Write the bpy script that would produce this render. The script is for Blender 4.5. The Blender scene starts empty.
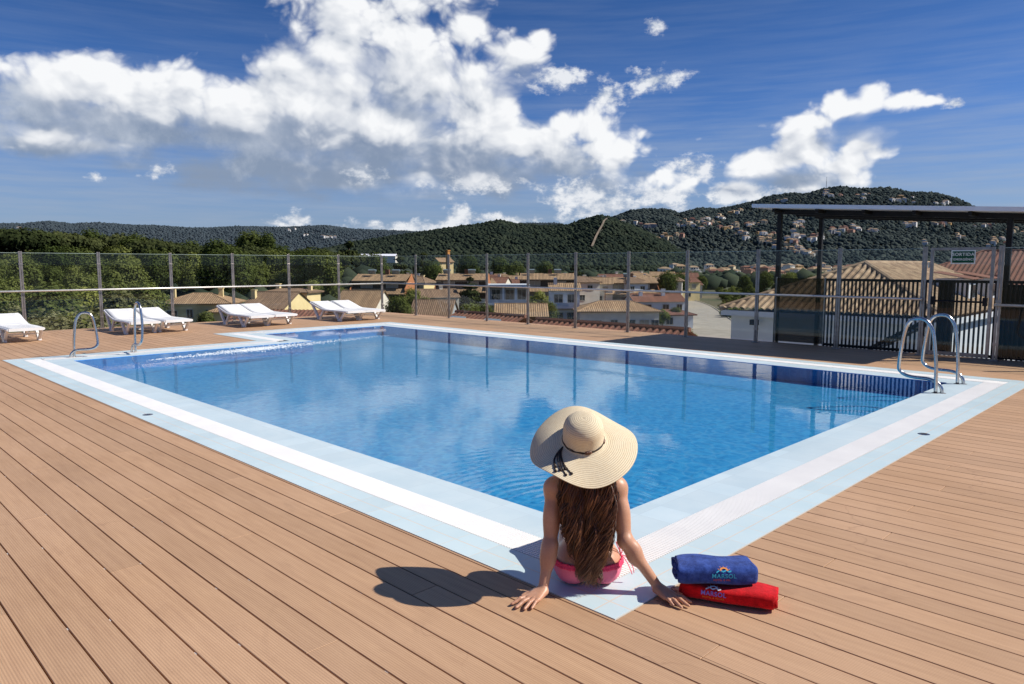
import bpy, bmesh, math, random
import numpy as np
from mathutils import Vector, Matrix
random.seed(7); rng = np.random.default_rng(7)
PI = math.pi
scene = bpy.context.scene
COL = scene.collection

# ------------------------------------------------------------------ viewpoint
FPX, PITCH, CAMH = 728.0, math.radians(6.04), 1.6
YAW = math.radians(45.1)
CAM = np.array([-2.5596, -1.8916, CAMH])
FW = np.array([math.sin(YAW), math.cos(YAW)]); RT = np.array([math.cos(YAW), -math.sin(YAW)])
def ray(x, y):
    u = (x-512)/FPX; v = -(y-342)/FPX
    fo = math.cos(PITCH)+v*math.sin(PITCH); up = -math.sin(PITCH)+v*math.cos(PITCH)
    d = FW*fo+RT*u
    return np.array([d[0], d[1], up])
def at(x, y, dist):            # point at a forward distance (m) in the direction of a sight line
    r = ray(x, y); return CAM + r*(dist/(r[0]*FW[0]+r[1]*FW[1]))
def on_x(x, y, X):
    r = ray(x, y); return CAM + r*((X-CAM[0])/r[0])
def cw(r, fo, z=0.0):          # camera-aligned ground frame (right, forward) -> world
    return np.array([CAM[0]+RT[0]*r+FW[0]*fo, CAM[1]+RT[1]*r+FW[1]*fo, z])

# ------------------------------------------------------------------ helpers
def tag(o, label=None, cat=None, group=None, kind=None):
    if label: o['label'] = label
    if cat: o['category'] = cat
    if group: o['group'] = group
    if kind: o['kind'] = kind
    return o
def thing(name, label, cat, loc=(0, 0, 0), rz=0.0, group=None):
    o = bpy.data.objects.new(name, None); COL.objects.link(o)
    o.location = loc; o.rotation_euler = (0, 0, rz); o.empty_display_size = .2
    return tag(o, label, cat, group)
def copy_tree(o, parent=None):
    c = o.copy(); COL.objects.link(c)
    if parent is not None: c.parent = parent
    for ch in list(o.children): copy_tree(ch, c)
    return c

class MB:
    def __init__(s): s.v = []; s.f = []; s.m = []; s.a = []
    def add(s, vs, fs, m=0, a=0.5):
        b = len(s.v); s.v += [tuple(map(float, p)) for p in vs]
        s.f += [tuple(b+i for i in f) for f in fs]; s.m += [m]*len(fs); s.a += [a]*len(fs); return s
    def box(s, c, d, rot=None, m=0, a=0.5):
        x, y, z = d[0]/2, d[1]/2, d[2]/2
        P = [(-x,-y,-z),(x,-y,-z),(x,y,-z),(-x,y,-z),(-x,-y,z),(x,-y,z),(x,y,z),(-x,y,z)]
        if rot is not None: P = [tuple(rot @ Vector(p)) for p in P]
        P = [(p[0]+c[0], p[1]+c[1], p[2]+c[2]) for p in P]
        return s.add(P, [(0,3,2,1),(4,5,6,7),(0,1,5,4),(1,2,6,5),(2,3,7,6),(3,0,4,7)], m, a)
    def bar(s, p, q, w, t, up=(0, 0, 1), m=0):
        p = Vector(p); q = Vector(q); d = q-p; L = d.length; d.normalize()
        u = Vector(up); u = (u-d*u.dot(d))
        if u.length < 1e-4: u = Vector((1, 0, 0)); u = u-d*u.dot(d)
        u.normalize(); r = d.cross(u)
        R = Matrix((r, d, u)).transposed()
        return s.box((p+q)/2, (w, L, t), R, m)
    def tube(s, pts, r, n=10, m=0, closed=False, cap=True, a=0.5):
        pts = [Vector(p) for p in pts]; N = len(pts); rr = r if isinstance(r, (list, tuple)) else [r]*N
        t0 = (pts[1]-pts[0]).normalized(); u = t0.orthogonal().normalized(); V = []
        for i in range(N):
            a0 = pts[max(i-1, 0)]; a1 = pts[min(i+1, N-1)]
            if closed: a0 = pts[i-1]; a1 = pts[(i+1) % N]
            t = (a1-a0).normalized(); u = (u-t*u.dot(t)).normalized(); w = t.cross(u)
            for k in range(n):
                an = 2*PI*k/n; V.append(pts[i]+(u*math.cos(an)+w*math.sin(an))*rr[i])
        F = []
        for i in range(N if closed else N-1):
            j = (i+1) % N
            for k in range(n):
                l = (k+1) % n; F.append((i*n+k, i*n+l, j*n+l, j*n+k))
        if cap and not closed: F.append(tuple(reversed(range(n)))); F.append(tuple((N-1)*n+k for k in range(n)))
        return s.add(V, F, m, a)
    def lathe(s, prof, c=(0, 0, 0), n=24, m=0):
        V = []; F = []
        for (r, z) in prof:
            for k in range(n):
                an = 2*PI*k/n; V.append((c[0]+r*math.cos(an), c[1]+r*math.sin(an), c[2]+z))
        for i in range(len(prof)-1):
            for k in range(n):
                l = (k+1) % n; F.append((i*n+k, i*n+l, (i+1)*n+l, (i+1)*n+k))
        return s.add(V, F, m)
    def ball(s, c, r, n=10, m=0):
        pr = [(max(1e-4, math.sin(PI*i/n)), -math.cos(PI*i/n)) for i in range(n+1)]
        r3 = r if isinstance(r, (tuple, list)) else (r, r, r); b = len(s.v)
        s.lathe(pr, (0, 0, 0), n*2, m)
        s.v[b:] = [(c[0]+p[0]*r3[0], c[1]+p[1]*r3[1], c[2]+p[2]*r3[2]) for p in s.v[b:]]
        return s
    def build(s, name, mats, parent=None, smooth=False, bevel=0, loc=None, rz=0.0):
        me = bpy.data.meshes.new(name); me.from_pydata(s.v, [], s.f)
        mats = mats if isinstance(mats, (list, tuple)) else [mats]
        for x in mats: me.materials.append(x)
        me.polygons.foreach_set('material_index', s.m)
        at_ = me.attributes.new('tone', 'FLOAT', 'FACE'); at_.data.foreach_set('value', s.a)
        if smooth: me.polygons.foreach_set('use_smooth', [True]*len(s.f))
        o = bpy.data.objects.new(name, me); COL.objects.link(o)
        if parent is not None: o.parent = parent
        if loc is not None: o.location = loc; o.rotation_euler = (0, 0, rz)
        if bevel:
            b = o.modifiers.new('edge', 'BEVEL'); b.width = bevel; b.segments = 2; b.limit_method = 'ANGLE'
        if smooth == 'auto':
            me.set_sharp_from_angle(angle=math.radians(40))
        return o
def np_mesh(name, V, F, mat, parent=None, tone=None, smooth=False, uv=None):
    """V (n,3), F (m,k) arrays -> one mesh object"""
    me = bpy.data.meshes.new(name); V = np.asarray(V, np.float32); F = np.asarray(F, np.int32); k = F.shape[1]
    me.vertices.add(len(V)); me.vertices.foreach_set('co', V.ravel())
    me.loops.add(F.size); me.loops.foreach_set('vertex_index', F.ravel())
    me.polygons.add(len(F)); me.polygons.foreach_set('loop_start', np.arange(0, F.size, k, dtype=np.int32))
    if smooth: me.polygons.foreach_set('use_smooth', np.ones(len(F), bool))
    me.update(calc_edges=True)
    if tone is not None:
        dom = 'FACE' if len(tone) == len(F) and len(tone) != len(V) else 'POINT'
        a = me.attributes.new('tone', 'FLOAT', dom); a.data.foreach_set('value', np.asarray(tone, np.float32))
    for m in (mat if isinstance(mat, (list, tuple)) else [mat]): me.materials.append(m)
    me.validate()
    o = bpy.data.objects.new(name, me); COL.objects.link(o)
    if parent is not None: o.parent = parent
    return o

# ------------------------------------------------------------------ materials
class NT:
    def __init__(s, tree): s.t = tree
    def n(s, typ, **kw):
        nd = s.t.nodes.new(typ)
        for k, v in kw.items():
            if k in nd.bl_rna.properties: setattr(nd, k, v)
        return nd
    def l(s, a, b): s.t.links.new(a, b)
    def math(s, op, a, b=None, c=None, clamp=False):
        nd = s.n('ShaderNodeMath', operation=op, use_clamp=clamp)
        for i, x in enumerate((a, b, c)):
            if x is None: continue
            if isinstance(x, (int, float)): nd.inputs[i].default_value = x
            else: s.l(x, nd.inputs[i])
        return nd.outputs[0]
    def vmath(s, op, a, b=None, c=None, out=0):
        nd = s.n('ShaderNodeVectorMath', operation=op)
        for i, x in enumerate((a, b, c)):
            if x is None: continue
            if isinstance(x, (tuple, list)): nd.inputs[i].default_value = x
            else: s.l(x, nd.inputs[i])
        return nd.outputs[out]
    def mix(s, f, a, b, blend='MIX'):
        nd = s.n('ShaderNodeMix', data_type='RGBA', blend_type=blend)
        for i, x in ((0, f), (6, a), (7, b)):
            if isinstance(x, (int, float)): nd.inputs[i].default_value = x
            elif isinstance(x, (tuple, list)): nd.inputs[i].default_value = (*x[:3], 1)
            else: s.l(x, nd.inputs[i])
        return nd.outputs[2]
    def noise(s, vec, scale, detail=3, rough=.55, dist=0, out=0, **kw):
        nd = s.n('ShaderNodeTexNoise', **kw)
        if vec is not None: s.l(vec, nd.inputs['Vector'])
        nd.inputs['Scale'].default_value = scale; nd.inputs['Detail'].default_value = detail
        nd.inputs['Roughness'].default_value = rough; nd.inputs['Distortion'].default_value = dist
        return nd.outputs[out]
    def ramp(s, x, lo, hi, a=0.0, b=1.0, smooth=False):
        nd = s.n('ShaderNodeMapRange', clamp=True, interpolation_type='SMOOTHSTEP' if smooth else 'LINEAR')
        s.l(x, nd.inputs[0]); nd.inputs[1].default_value = lo; nd.inputs[2].default_value = hi
        nd.inputs[3].default_value = a; nd.inputs[4].default_value = b
        return nd.outputs[0]
    def bump(s, h, strength=.3, dist=.01, normal=None):
        nd = s.n('ShaderNodeBump'); nd.inputs['Strength'].default_value = strength; nd.inputs['Distance'].default_value = dist
        s.l(h, nd.inputs['Height'])
        if normal is not None: s.l(normal, nd.inputs['Normal'])
        return nd.outputs[0]
def new_mat(name):
    m = bpy.data.materials.new(name); m.use_nodes = True; t = m.node_tree
    for nd in list(t.nodes): t.nodes.remove(nd)
    q = NT(t); out = q.n('ShaderNodeOutputMaterial'); return m, q, out
def mat(name, c1, c2=None, rough=.6, metal=0.0, scale=8.0, bump=0.0, bscale=None, bdist=.01, tone=0.0, detail=4, spec=None, coord='Object', sss=0.0, lo=.35, hi=.65, stretch=None):
    m, q, out = new_mat(name)
    b = q.n('ShaderNodeBsdfPrincipled'); q.l(b.outputs[0], out.inputs[0])
    tc = q.n('ShaderNodeTexCoord').outputs[coord]
    if stretch: tc = q.vmath('MULTIPLY', tc, stretch)
    col = None
    if c2 is None: c2 = tuple(x*.82 for x in c1)
    nz = q.noise(tc, scale, detail)
    col = q.mix(q.ramp(nz, lo, hi), c1, c2)
    if tone:
        at_ = q.n('ShaderNodeAttribute', attribute_name='tone').outputs['Fac']
        f = q.ramp(at_, 0, 1, 1-tone, 1+tone)
        nd = q.n('ShaderNodeHueSaturation'); q.l(col, nd.inputs['Color']); q.l(f, nd.inputs['Value']); col = nd.outputs[0]
    q.l(col, b.inputs['Base Color'])
    q.l(q.ramp(q.noise(tc, scale*2.3, 3), .3, .7, max(0, rough-.07), min(1, rough+.07)), b.inputs['Roughness'])
    b.inputs['Metallic'].default_value = metal
    if spec is not None: b.inputs['Specular IOR Level'].default_value = spec
    if sss: b.inputs['Subsurface Weight'].default_value = sss; b.inputs['Subsurface Radius'].default_value = (.012, .005, .003); b.inputs['Subsurface Scale'].default_value = 1.0
    if bump: q.l(q.bump(q.noise(tc, bscale or scale*5, 4), bump, bdist), b.inputs['Normal'])
    return m
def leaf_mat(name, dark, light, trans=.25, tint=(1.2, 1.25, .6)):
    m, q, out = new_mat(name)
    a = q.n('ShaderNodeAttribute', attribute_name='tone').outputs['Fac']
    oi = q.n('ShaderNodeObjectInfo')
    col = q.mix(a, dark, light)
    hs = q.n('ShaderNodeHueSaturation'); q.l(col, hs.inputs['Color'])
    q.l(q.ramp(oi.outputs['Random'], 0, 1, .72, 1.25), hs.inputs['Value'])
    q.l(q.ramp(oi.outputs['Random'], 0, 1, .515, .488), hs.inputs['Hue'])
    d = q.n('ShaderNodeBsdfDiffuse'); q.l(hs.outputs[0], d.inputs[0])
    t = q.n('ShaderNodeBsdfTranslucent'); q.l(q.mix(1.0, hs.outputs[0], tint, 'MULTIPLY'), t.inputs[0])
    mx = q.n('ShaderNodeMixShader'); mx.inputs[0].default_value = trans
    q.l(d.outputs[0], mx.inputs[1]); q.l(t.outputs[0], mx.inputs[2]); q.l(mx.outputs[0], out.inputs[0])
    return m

M = {}
# deck boards: warm composite with fine grooves along Y
def deck_material():
    m, q, out = new_mat('composite_decking'); b = q.n('ShaderNodeBsdfPrincipled'); q.l(b.outputs[0], out.inputs[0])
    tc = q.n('ShaderNodeTexCoord').outputs['Object']
    st = q.vmath('MULTIPLY', tc, (1, .06, 1))
    grain = q.noise(st, 38, 5, .65)
    base = q.mix(q.ramp(grain, .3, .7), (.515, .318, .180), (.405, .238, .134))
    big = q.noise(tc, .7, 4, .6)
    base = q.mix(q.ramp(big, .35, .72, 0, .45), base, (.57, .37, .235))
    at_ = q.n('ShaderNodeAttribute', attribute_name='tone').outputs['Fac']
    hs = q.n('ShaderNodeHueSaturation'); q.l(base, hs.inputs['Color']); q.l(q.ramp(at_, 0, 1, .93, 1.07), hs.inputs['Value'])
    stain = q.noise(q.vmath('MULTIPLY', tc, (1, .5, 1)), 2.6, 6, .7, 1.5)
    col = q.mix(q.ramp(stain, .58, .80, 0, .30), hs.outputs[0], (.2, .11, .065))
    wet = q.noise(q.vmath('ADD', q.vmath('MULTIPLY', tc, (.55, .35, 1)), (4.2, 1.7, 0)), 1.0, 5, .62)
    col = q.mix(q.ramp(wet, .60, .72, 0, .28), col, (.23, .135, .085))
    vx = q.n('ShaderNodeTexVoronoi', feature='DISTANCE_TO_EDGE'); q.l(q.vmath('ADD', q.vmath('MULTIPLY', tc, (1.0, .45, 1)), q.vmath('MULTIPLY', q.noise(tc, 1.6, 4, out=1), (.7, .7, 0))), vx.inputs['Vector']); vx.inputs['Scale'].default_value = .9
    col = q.mix(q.math('MULTIPLY', q.ramp(vx.outputs['Distance'], .0, .006, .30, 0), q.ramp(q.noise(tc, .8, 2), .52, .62)), col, (.24, .13, .08))
    q.l(col, b.inputs['Base Color']); b.inputs['Roughness'].default_value = .62; b.inputs['Specular IOR Level'].default_value = .3
    w = q.n('ShaderNodeTexWave', wave_type='BANDS', bands_direction='X', wave_profile='SIN'); q.l(tc, w.inputs[0]); w.inputs['Scale'].default_value = 28
    h = q.math('ADD', q.math('MULTIPLY', w.outputs['Fac'], .6), q.math('MULTIPLY', grain, .8))
    q.l(q.bump(h, .35, .003), b.inputs['Normal'])
    return m
M['deck'] = deck_material()
M['dark_under'] = mat('deck_shadow_gap', (.02, .015, .012), rough=.9)
M['clip'] = mat('clip_metal', (.75, .74, .70), rough=.5, metal=.0)
def tile_material(name, c, c2, grout, axis_scale, centre=False):
    m, q, out = new_mat(name); b = q.n('ShaderNodeBsdfPrincipled'); q.l(b.outputs[0], out.inputs[0])
    tc = q.n('ShaderNodeTexCoord').outputs['Object']
    sx = q.n('ShaderNodeSeparateXYZ'); q.l(tc, sx.inputs[0])
    def line(o):
        fr = q.math('FRACT', q.math('ADD', q.math('DIVIDE', o, axis_scale), 100.0))
        d = q.math('MINIMUM', fr, q.math('SUBTRACT', 1.0, fr)); return q.math('LESS_THAN', d, .003/axis_scale)
    g = q.math('MAXIMUM', line(sx.outputs[0]), line(sx.outputs[1])); mid = None
    for (o, v) in ((0, .125), (0, 9.375), (0, 4.625), (1, .125), (1, 14.875), (1, 12.675)):
        e = q.math('LESS_THAN', q.math('ABSOLUTE', q.math('SUBTRACT', sx.outputs[o], v)), .0035); mid = e if mid is None else q.math('MAXIMUM', mid, e)
    g = q.math('MAXIMUM', q.math('MULTIPLY', g, .55), mid) if centre else g
    col = q.mix(q.ramp(q.noise(tc, 3, 4), .35, .65), c, c2)
    br = q.vmath('FLOOR', q.vmath('DIVIDE', tc, (axis_scale,)*3))
    wn = q.n('ShaderNodeTexWhiteNoise', noise_dimensions='3D'); q.l(br, wn.inputs[0])
    hs = q.n('ShaderNodeHueSaturation'); q.l(col, hs.inputs['Color']); q.l(q.ramp(wn.outputs[0], 0, 1, .95, 1.04), hs.inputs['Value'])
    col = q.mix(q.math('MULTIPLY', g, .75), hs.outputs[0], grout)
    q.l(col, b.inputs['Base Color']); b.inputs['Roughness'].default_value = .38
    q.l(q.bump(q.math('SUBTRACT', 1.0, g), .25, .002), b.inputs['Normal'])
    return m
M['pool_tile'] = tile_material('pale_blue_tile', (.55, .685, .715), (.60, .72, .74), (.74, .58, .44), .25, True)
M['ledge_tile'] = tile_material('ledge_tile', (.55, .675, .72), (.61, .72, .75), (.52, .62, .66), .25)
M['grate'] = mat('white_grate_plastic', (.93, .915, .885), (.88, .865, .84), rough=.45, scale=3)
M['channel'] = mat('overflow_channel', (.40, .41, .43), rough=.7)
def basin_material(name, c, c2, c3):
    m, q, out = new_mat(name); b = q.n('ShaderNodeBsdfPrincipled'); q.l(b.outputs[0], out.inputs[0])
    tc = q.n('ShaderNodeTexCoord').outputs['Object']
    cell = q.vmath('FLOOR', q.vmath('MULTIPLY', tc, (19, 19, 19)))
    wn = q.n('ShaderNodeTexWhiteNoise', noise_dimensions='3D'); q.l(cell, wn.inputs[0])
    col = q.mix(wn.outputs[0], c, c2)
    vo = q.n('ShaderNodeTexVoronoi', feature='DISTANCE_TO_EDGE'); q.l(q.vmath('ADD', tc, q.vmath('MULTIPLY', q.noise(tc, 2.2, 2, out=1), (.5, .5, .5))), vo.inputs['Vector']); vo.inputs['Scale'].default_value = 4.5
    caustic_web = q.ramp(vo.outputs['Distance'], .0, .10, .30, 0)  # faint net of caustic light painted into the mosaic colour
    col = q.mix(caustic_web, col, c3)
    q.l(col, b.inputs['Base Color']); b.inputs['Roughness'].default_value = .5
    return m
M['basin'] = basin_material('mosaic_basin', (.018, .35, .78), (.065, .50, .93), (.24, .64, .95))
M['basin_wall'] = basin_material('mosaic_wall', (.018, .27, .72), (.05, .35, .82), (.14, .48, .88))
def water_material(name, ring=.26, amp=.0013):
    m, q, out = new_mat(name)
    tc = q.n('ShaderNodeTexCoord').outputs['Object']
    n1 = q.noise(tc, 3.2, 3, .5, .4); n2 = q.noise(q.vmath('MULTIPLY', tc, (1, 1.7, 1)), 14, 3, .55)
    far = q.noise(tc, .45, 2)
    # rings spreading from the bather's feet
    dv = q.vmath('DISTANCE', tc, (1.05, 1.10, -.008), out=1)
    rg = q.math('SINE', q.math('MULTIPLY', q.math('ADD', dv, q.math('MULTIPLY', n1, .12)), 62))
    fall = q.ramp(dv, .2, 2.1, 1.0, 0.0)
    h = q.math('ADD', q.math('MULTIPLY', n1, .9), q.math('MULTIPLY', q.math('MULTIPLY', n2, .26), q.ramp(far, .35, .65, .25, 1.2)))
    h = q.math('ADD', h, q.math('MULTIPLY', q.math('MULTIPLY', rg, fall), ring))
    nr = q.bump(h, 1.0, amp)
    fr = q.n('ShaderNodeFresnel'); fr.inputs['IOR'].default_value = 1.33; q.l(nr, fr.inputs['Normal'])
    tr = q.n('ShaderNodeBsdfTransparent'); tr.inputs[0].default_value = (.93, .985, 1, 1)
    gl = q.n('ShaderNodeBsdfGlossy'); gl.inputs['Roughness'].default_value = .02; q.l(nr, gl.inputs['Normal'])
    mx = q.n('ShaderNodeMixShader'); q.l(fr.outputs[0], mx.inputs[0]); q.l(tr.outputs[0], mx.inputs[1]); q.l(gl.outputs[0], mx.inputs[2])
    q.l(mx.outputs[0], out.inputs[0]); return m
M['water'] = water_material('pool_water')
def glass_material(name, tint, base=.03, peak=.34):
    m, q, out = new_mat(name)
    lw = q.n('ShaderNodeLayerWeight'); lw.inputs[0].default_value = .5
    f = q.math('ADD', q.math('MULTIPLY', q.math('POWER', lw.outputs['Facing'], 4.0), peak), base)
    tr = q.n('ShaderNodeBsdfTransparent'); tr.inputs[0].default_value = (*tint, 1)
    gl = q.n('ShaderNodeBsdfGlossy'); gl.inputs['Roughness'].default_value = .01; gl.inputs[0].default_value = (.9, .97, .95, 1)
    mx = q.n('ShaderNodeMixShader'); q.l(f, mx.inputs[0]); q.l(tr.outputs[0], mx.inputs[1]); q.l(gl.outputs[0], mx.inputs[2])
    df = q.n('ShaderNodeBsdfDiffuse'); df.inputs[0].default_value = (.55, .62, .58, 1)
    tc = q.n('ShaderNodeTexCoord').outputs['Object']
    sm = q.ramp(q.noise(q.vmath('MULTIPLY', tc, (1, 1, .5)), 1.3, 5, .7), .42, .8, .0, .022)
    m2 = q.n('ShaderNodeMixShader'); q.l(sm, m2.inputs[0]); q.l(mx.outputs[0], m2.inputs[1]); q.l(df.outputs[0], m2.inputs[2])
    q.l(m2.outputs[0], out.inputs[0]); return m
M['smoked'] = glass_material('smoked_glass', (.09, .085, .08), .02, .22)
M['glass'] = glass_material('fence_glass', (.93, .965, .945))
M['rail_steel'] = mat('rail_steel', (.80, .77, .70), (.74, .70, .63), rough=.40, metal=.65, scale=12)
M['glass_edge'] = mat('glass_edge', (.42, .52, .47), rough=.3)
M['steel'] = mat('brushed_steel', (.62, .61, .60), (.50, .49, .48), rough=.22, metal=1.0, scale=20)
M['post_steel'] = mat('post_steel', (.36, .315, .285), (.25, .22, .20), rough=.36, metal=.75, scale=9)
M['white_plastic'] = mat('white_resin', (.82, .82, .81), (.76, .76, .75), rough=.38, scale=5, spec=.4)
M['black_paint'] = mat('black_painted_metal', (.010, .010, .012), (.016, .015, .016), rough=.6, scale=6, spec=.25)
M['dark_panel'] = mat('dark_screen_panel', (.008, .009, .012), (.014, .015, .018), rough=.5, scale=2, spec=.25)
M['fascia'] = mat('pale_fascia', (.86, .88, .92), (.80, .82, .87), rough=.4, scale=2)
M['sign_green'] = mat('sign_green', (.006, .085, .042), rough=.6, spec=.2)
M['sign_pale'] = mat('sign_pale', (.85, .90, .85), rough=.5)
M['white_wall'] = mat('white_render', (.64, .67, .71), (.57, .60, .65), rough=.85, scale=1.3, bump=.1)
M['cream_wall'] = mat('cream_render', (.80, .64, .34), (.72, .56, .28), rough=.85, scale=.8, bump=.1)
M['pale_wall'] = mat('pale_render', (.76, .70, .60), (.68, .62, .52), rough=.85, scale=.8, bump=.1)
M['grey_wall'] = mat('grey_render', (.38, .39, .40), (.30, .31, .32), rough=.85, scale=.8, bump=.1)
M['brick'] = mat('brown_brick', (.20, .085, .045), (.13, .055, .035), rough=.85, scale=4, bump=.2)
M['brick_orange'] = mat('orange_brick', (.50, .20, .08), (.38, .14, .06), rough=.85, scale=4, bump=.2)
M['dark_brick'] = mat('dark_brown_brick', (.075, .045, .035), (.05, .032, .028), rough=.9, scale=4)  # dark brown brick of the terrace fronts
M['pane'] = mat('window_pane', (.02, .025, .03), (.05, .055, .06), rough=.12, scale=1)
M['blind'] = mat('roller_blind', (.42, .36, .27), (.36, .30, .22), rough=.7)
M['frame'] = mat('window_frame', (.55, .52, .47), rough=.6)
M['solar'] = mat('solar_panel', (.20, .26, .30), (.28, .34, .36), rough=.25, scale=2)
M['asphalt'] = mat('road_asphalt', (.36, .32, .26), (.29, .26, .21), rough=.9, scale=.5)
M['kerb'] = mat('kerb_stone', (.42, .38, .30), rough=.9)
M['bark'] = mat('bark', (.10, .07, .05), (.055, .04, .03), rough=.95, scale=6, bump=.4)
def roof_material(name, c1, c2, c3):
    m, q, out = new_mat(name); b = q.n('ShaderNodeBsdfPrincipled'); q.l(b.outputs[0], out.inputs[0])
    tc = q.n('ShaderNodeTexCoord').outputs['Object']
    big = q.noise(tc, .55, 5, .65); cell = q.n('ShaderNodeTexVoronoi'); q.l(tc, cell.inputs['Vector']); cell.inputs['Scale'].default_value = 3.2
    col = q.mix(q.ramp(big, .35, .68), c1, c2)
    col = q.mix(q.ramp(cell.outputs['Color'], .25, .95, 0, .75), col, c3)
    at_ = q.n('ShaderNodeAttribute', attribute_name='tone').outputs['Fac']; hs = q.n('ShaderNodeHueSaturation'); q.l(col, hs.inputs['Color']); q.l(q.ramp(at_, 0, 1, .45, 1.25), hs.inputs['Value'])
    q.l(hs.outputs[0], b.inputs['Base Color']); b.inputs['Roughness'].default_value = .9
    return m
M['roof_tan'] = roof_material('tan_roof_tile', (.52, .34, .19), (.40, .25, .14), (.28, .175, .10))
M['roof_brown'] = roof_material('brown_roof_tile', (.36, .23, .14), (.28, .175, .11), (.20, .125, .08))
M['roof_red'] = roof_material('red_roof_tile', (.30, .125, .075), (.22, .09, .06), (.17, .085, .06))
M['roof_pale'] = roof_material('pale_roof_tile', (.50, .36, .22), (.38, .26, .16), (.24, .15, .09))
M['leaf_dark'] = leaf_mat('leaf_dark', (.018, .030, .010), (.105, .130, .038))
M['leaf_mid'] = leaf_mat('leaf_mid', (.036, .050, .016), (.18, .20, .060))
M['leaf_light'] = leaf_mat('leaf_light', (.06, .080, .020), (.27, .285, .080))
M['leaf_olive'] = leaf_mat('leaf_olive', (.055, .062, .026), (.24, .23, .115))
M['leaf_pine'] = leaf_mat('leaf_pine', (.011, .018, .009), (.064, .076, .028), trans=.12)
M['hill_far'] = mat('hazy_ridge', (.060, .076, .088), (.072, .088, .098), rough=1, scale=.012, detail=8)  # distance haze mixed into the ridge colour as blue-grey
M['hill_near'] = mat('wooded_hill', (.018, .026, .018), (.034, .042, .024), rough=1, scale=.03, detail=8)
M['forest_far'] = leaf_mat('forest_far', (.066, .086, .104), (.088, .108, .124), trans=.38, tint=(1, 1, 1))  # this and the next two forests carry aerial haze in their leaf colours
M['forest_mid'] = leaf_mat('forest_mid', (.028, .041, .032), (.078, .094, .060), trans=.15)
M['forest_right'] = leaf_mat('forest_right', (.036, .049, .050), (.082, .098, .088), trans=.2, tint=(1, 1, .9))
def ground_material():
    m, q, out = new_mat('valley_ground'); b = q.n('ShaderNodeBsdfPrincipled'); q.l(b.outputs[0], out.inputs[0])
    tc = q.n('ShaderNodeTexCoord').outputs['Object']
    col = q.mix(q.ramp(q.noise(tc, .02, 6, .6), .4, .62), (.045, .062, .020), (.16, .125, .07))
    col = q.mix(q.ramp(q.noise(tc, .6, 4), .35, .65, 0, .5), col, (.04, .05, .02))
    q.l(col, b.inputs['Base Color']); b.inputs['Roughness'].default_value = 1; return m
M['ground'] = ground_material()

# ------------------------------------------------------------------ pool and deck
OUT = [(0, 0), (9.5, 0), (9.5, 15), (4.5, 15), (4.5, 12.8), (0, 12.8)]
def inset(d):
    R = []
    n = len(OUT)
    for i in range(n):
        p, c, x = OUT[i-1], OUT[i], OUT[(i+1) % n]
        def nrm(a, b): dx, dy = b[0]-a[0], b[1]-a[1]; L = math.hypot(dx, dy); return (-dy/L, dx/L)
        n1, n2 = nrm(p, c), nrm(c, x)
        R.append((c[0]+d*(n1[0]+n2[0]), c[1]+d*(n1[1]+n2[1])))
    return R
def band(d0, d1, z0, z1, mb=None, m=0):
    mb = mb or MB(); a, b = inset(d0), inset(d1); n = len(a)
    for i in range(n):
        j = (i+1) % n
        mb.add([(*a[i], z0), (*a[j], z0), (*b[j], z1), (*b[i], z1)], [(0, 1, 2, 3)], m)
    return mb
def lid(d, z):
    p = inset(d); x = [(*q, z) for q in p]+[(p[1][0], p[4][1], z)]
    return MB().add(x, [(0, 1, 6, 4, 5), (4, 6, 2, 3)])
def inside(x, y):
    return 0 < x < 9.5 and 0 < y < (15 if x > 4.5 else 12.8)
DX0, DX1, DY0, DY1 = -5.0, 12.0, -5.0, 18.75
mb = MB(); clips = MB(); PT = .1593
k0 = math.ceil((DX0+.02)/PT); x = k0*PT-.02; ib = 0
while x < DX1:
    xa, xb = x+.0035, min(x+PT-.0035, DX1); xc = (xa+xb)/2
    if xc < 0 or xc > 9.5: spans = [(DY0, DY1, xa, xb)]
    else:
        top = 15.0 if xc > 4.5 else 12.8
        spans = [(DY0, 0.0, xa, xb), (top, DY1, xa, xb)]
    if xa < 0 < xb: spans = [(DY0, DY1, xa, 0.0), (DY0, 0, 0.0, xb), (12.8, DY1, 0.0, xb)]
    if xa < 9.5 < xb: spans = [(DY0, DY1, 9.5, xb), (DY0, 0, xa, 9.5), (15.0, DY1, xa, 9.5)]
    if xa < 4.5 < xb: spans = [(DY0, 0, xa, xb), (12.8, DY1, xa, 4.5), (15, DY1, 4.5, xb)]
    off = (0.35, 1.55, .95, 2.15)[ib % 4]+rng.uniform(-.05, .05); ib += 1
    for (ya, yb, sa, sb) in spans:
        cuts = [ya]; c = math.floor((ya-off*2.2)/5.2)*5.2+off*2.2
        while c < yb:
            if c > ya+.15 and c < yb-.15: cuts.append(c)
            c += 5.2
        cuts.append(yb)
        for i in range(len(cuts)-1):
            y0, y1 = cuts[i]+.002, cuts[i+1]-.002
            mb.box(((sa+sb)/2, (y0+y1)/2, -.0125), (sb-sa, y1-y0, .025), a=float(rng.random()))
    if -3 < x < 0.3:
        for kk in range(11):
            clips.box((x, off-3.6+kk*1.2+.08, -.011), (.007, .022, .012), a=.5)
    x += PT
deck = mb.build('deck', M['deck']); tag(deck, kind='structure')
bv = deck.modifiers.new('edge', 'BEVEL'); bv.width = .0016; bv.segments = 1; bv.limit_method = 'ANGLE'
tag(clips.build('deck_clips', M['clip']), kind='structure')
sub = MB()
for (xa, xb, ya, yb) in ((DX0, 0, DY0, DY1), (0, 9.5, DY0, 0), (9.5, DX1, DY0, DY1), (0, 4.5, 12.8, DY1), (4.5, 9.5, 15, DY1)):
    sub.box(((xa+xb)/2, (ya+yb)/2, -.20), (xb-xa-.004, yb-ya-.004, .30))
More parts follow.
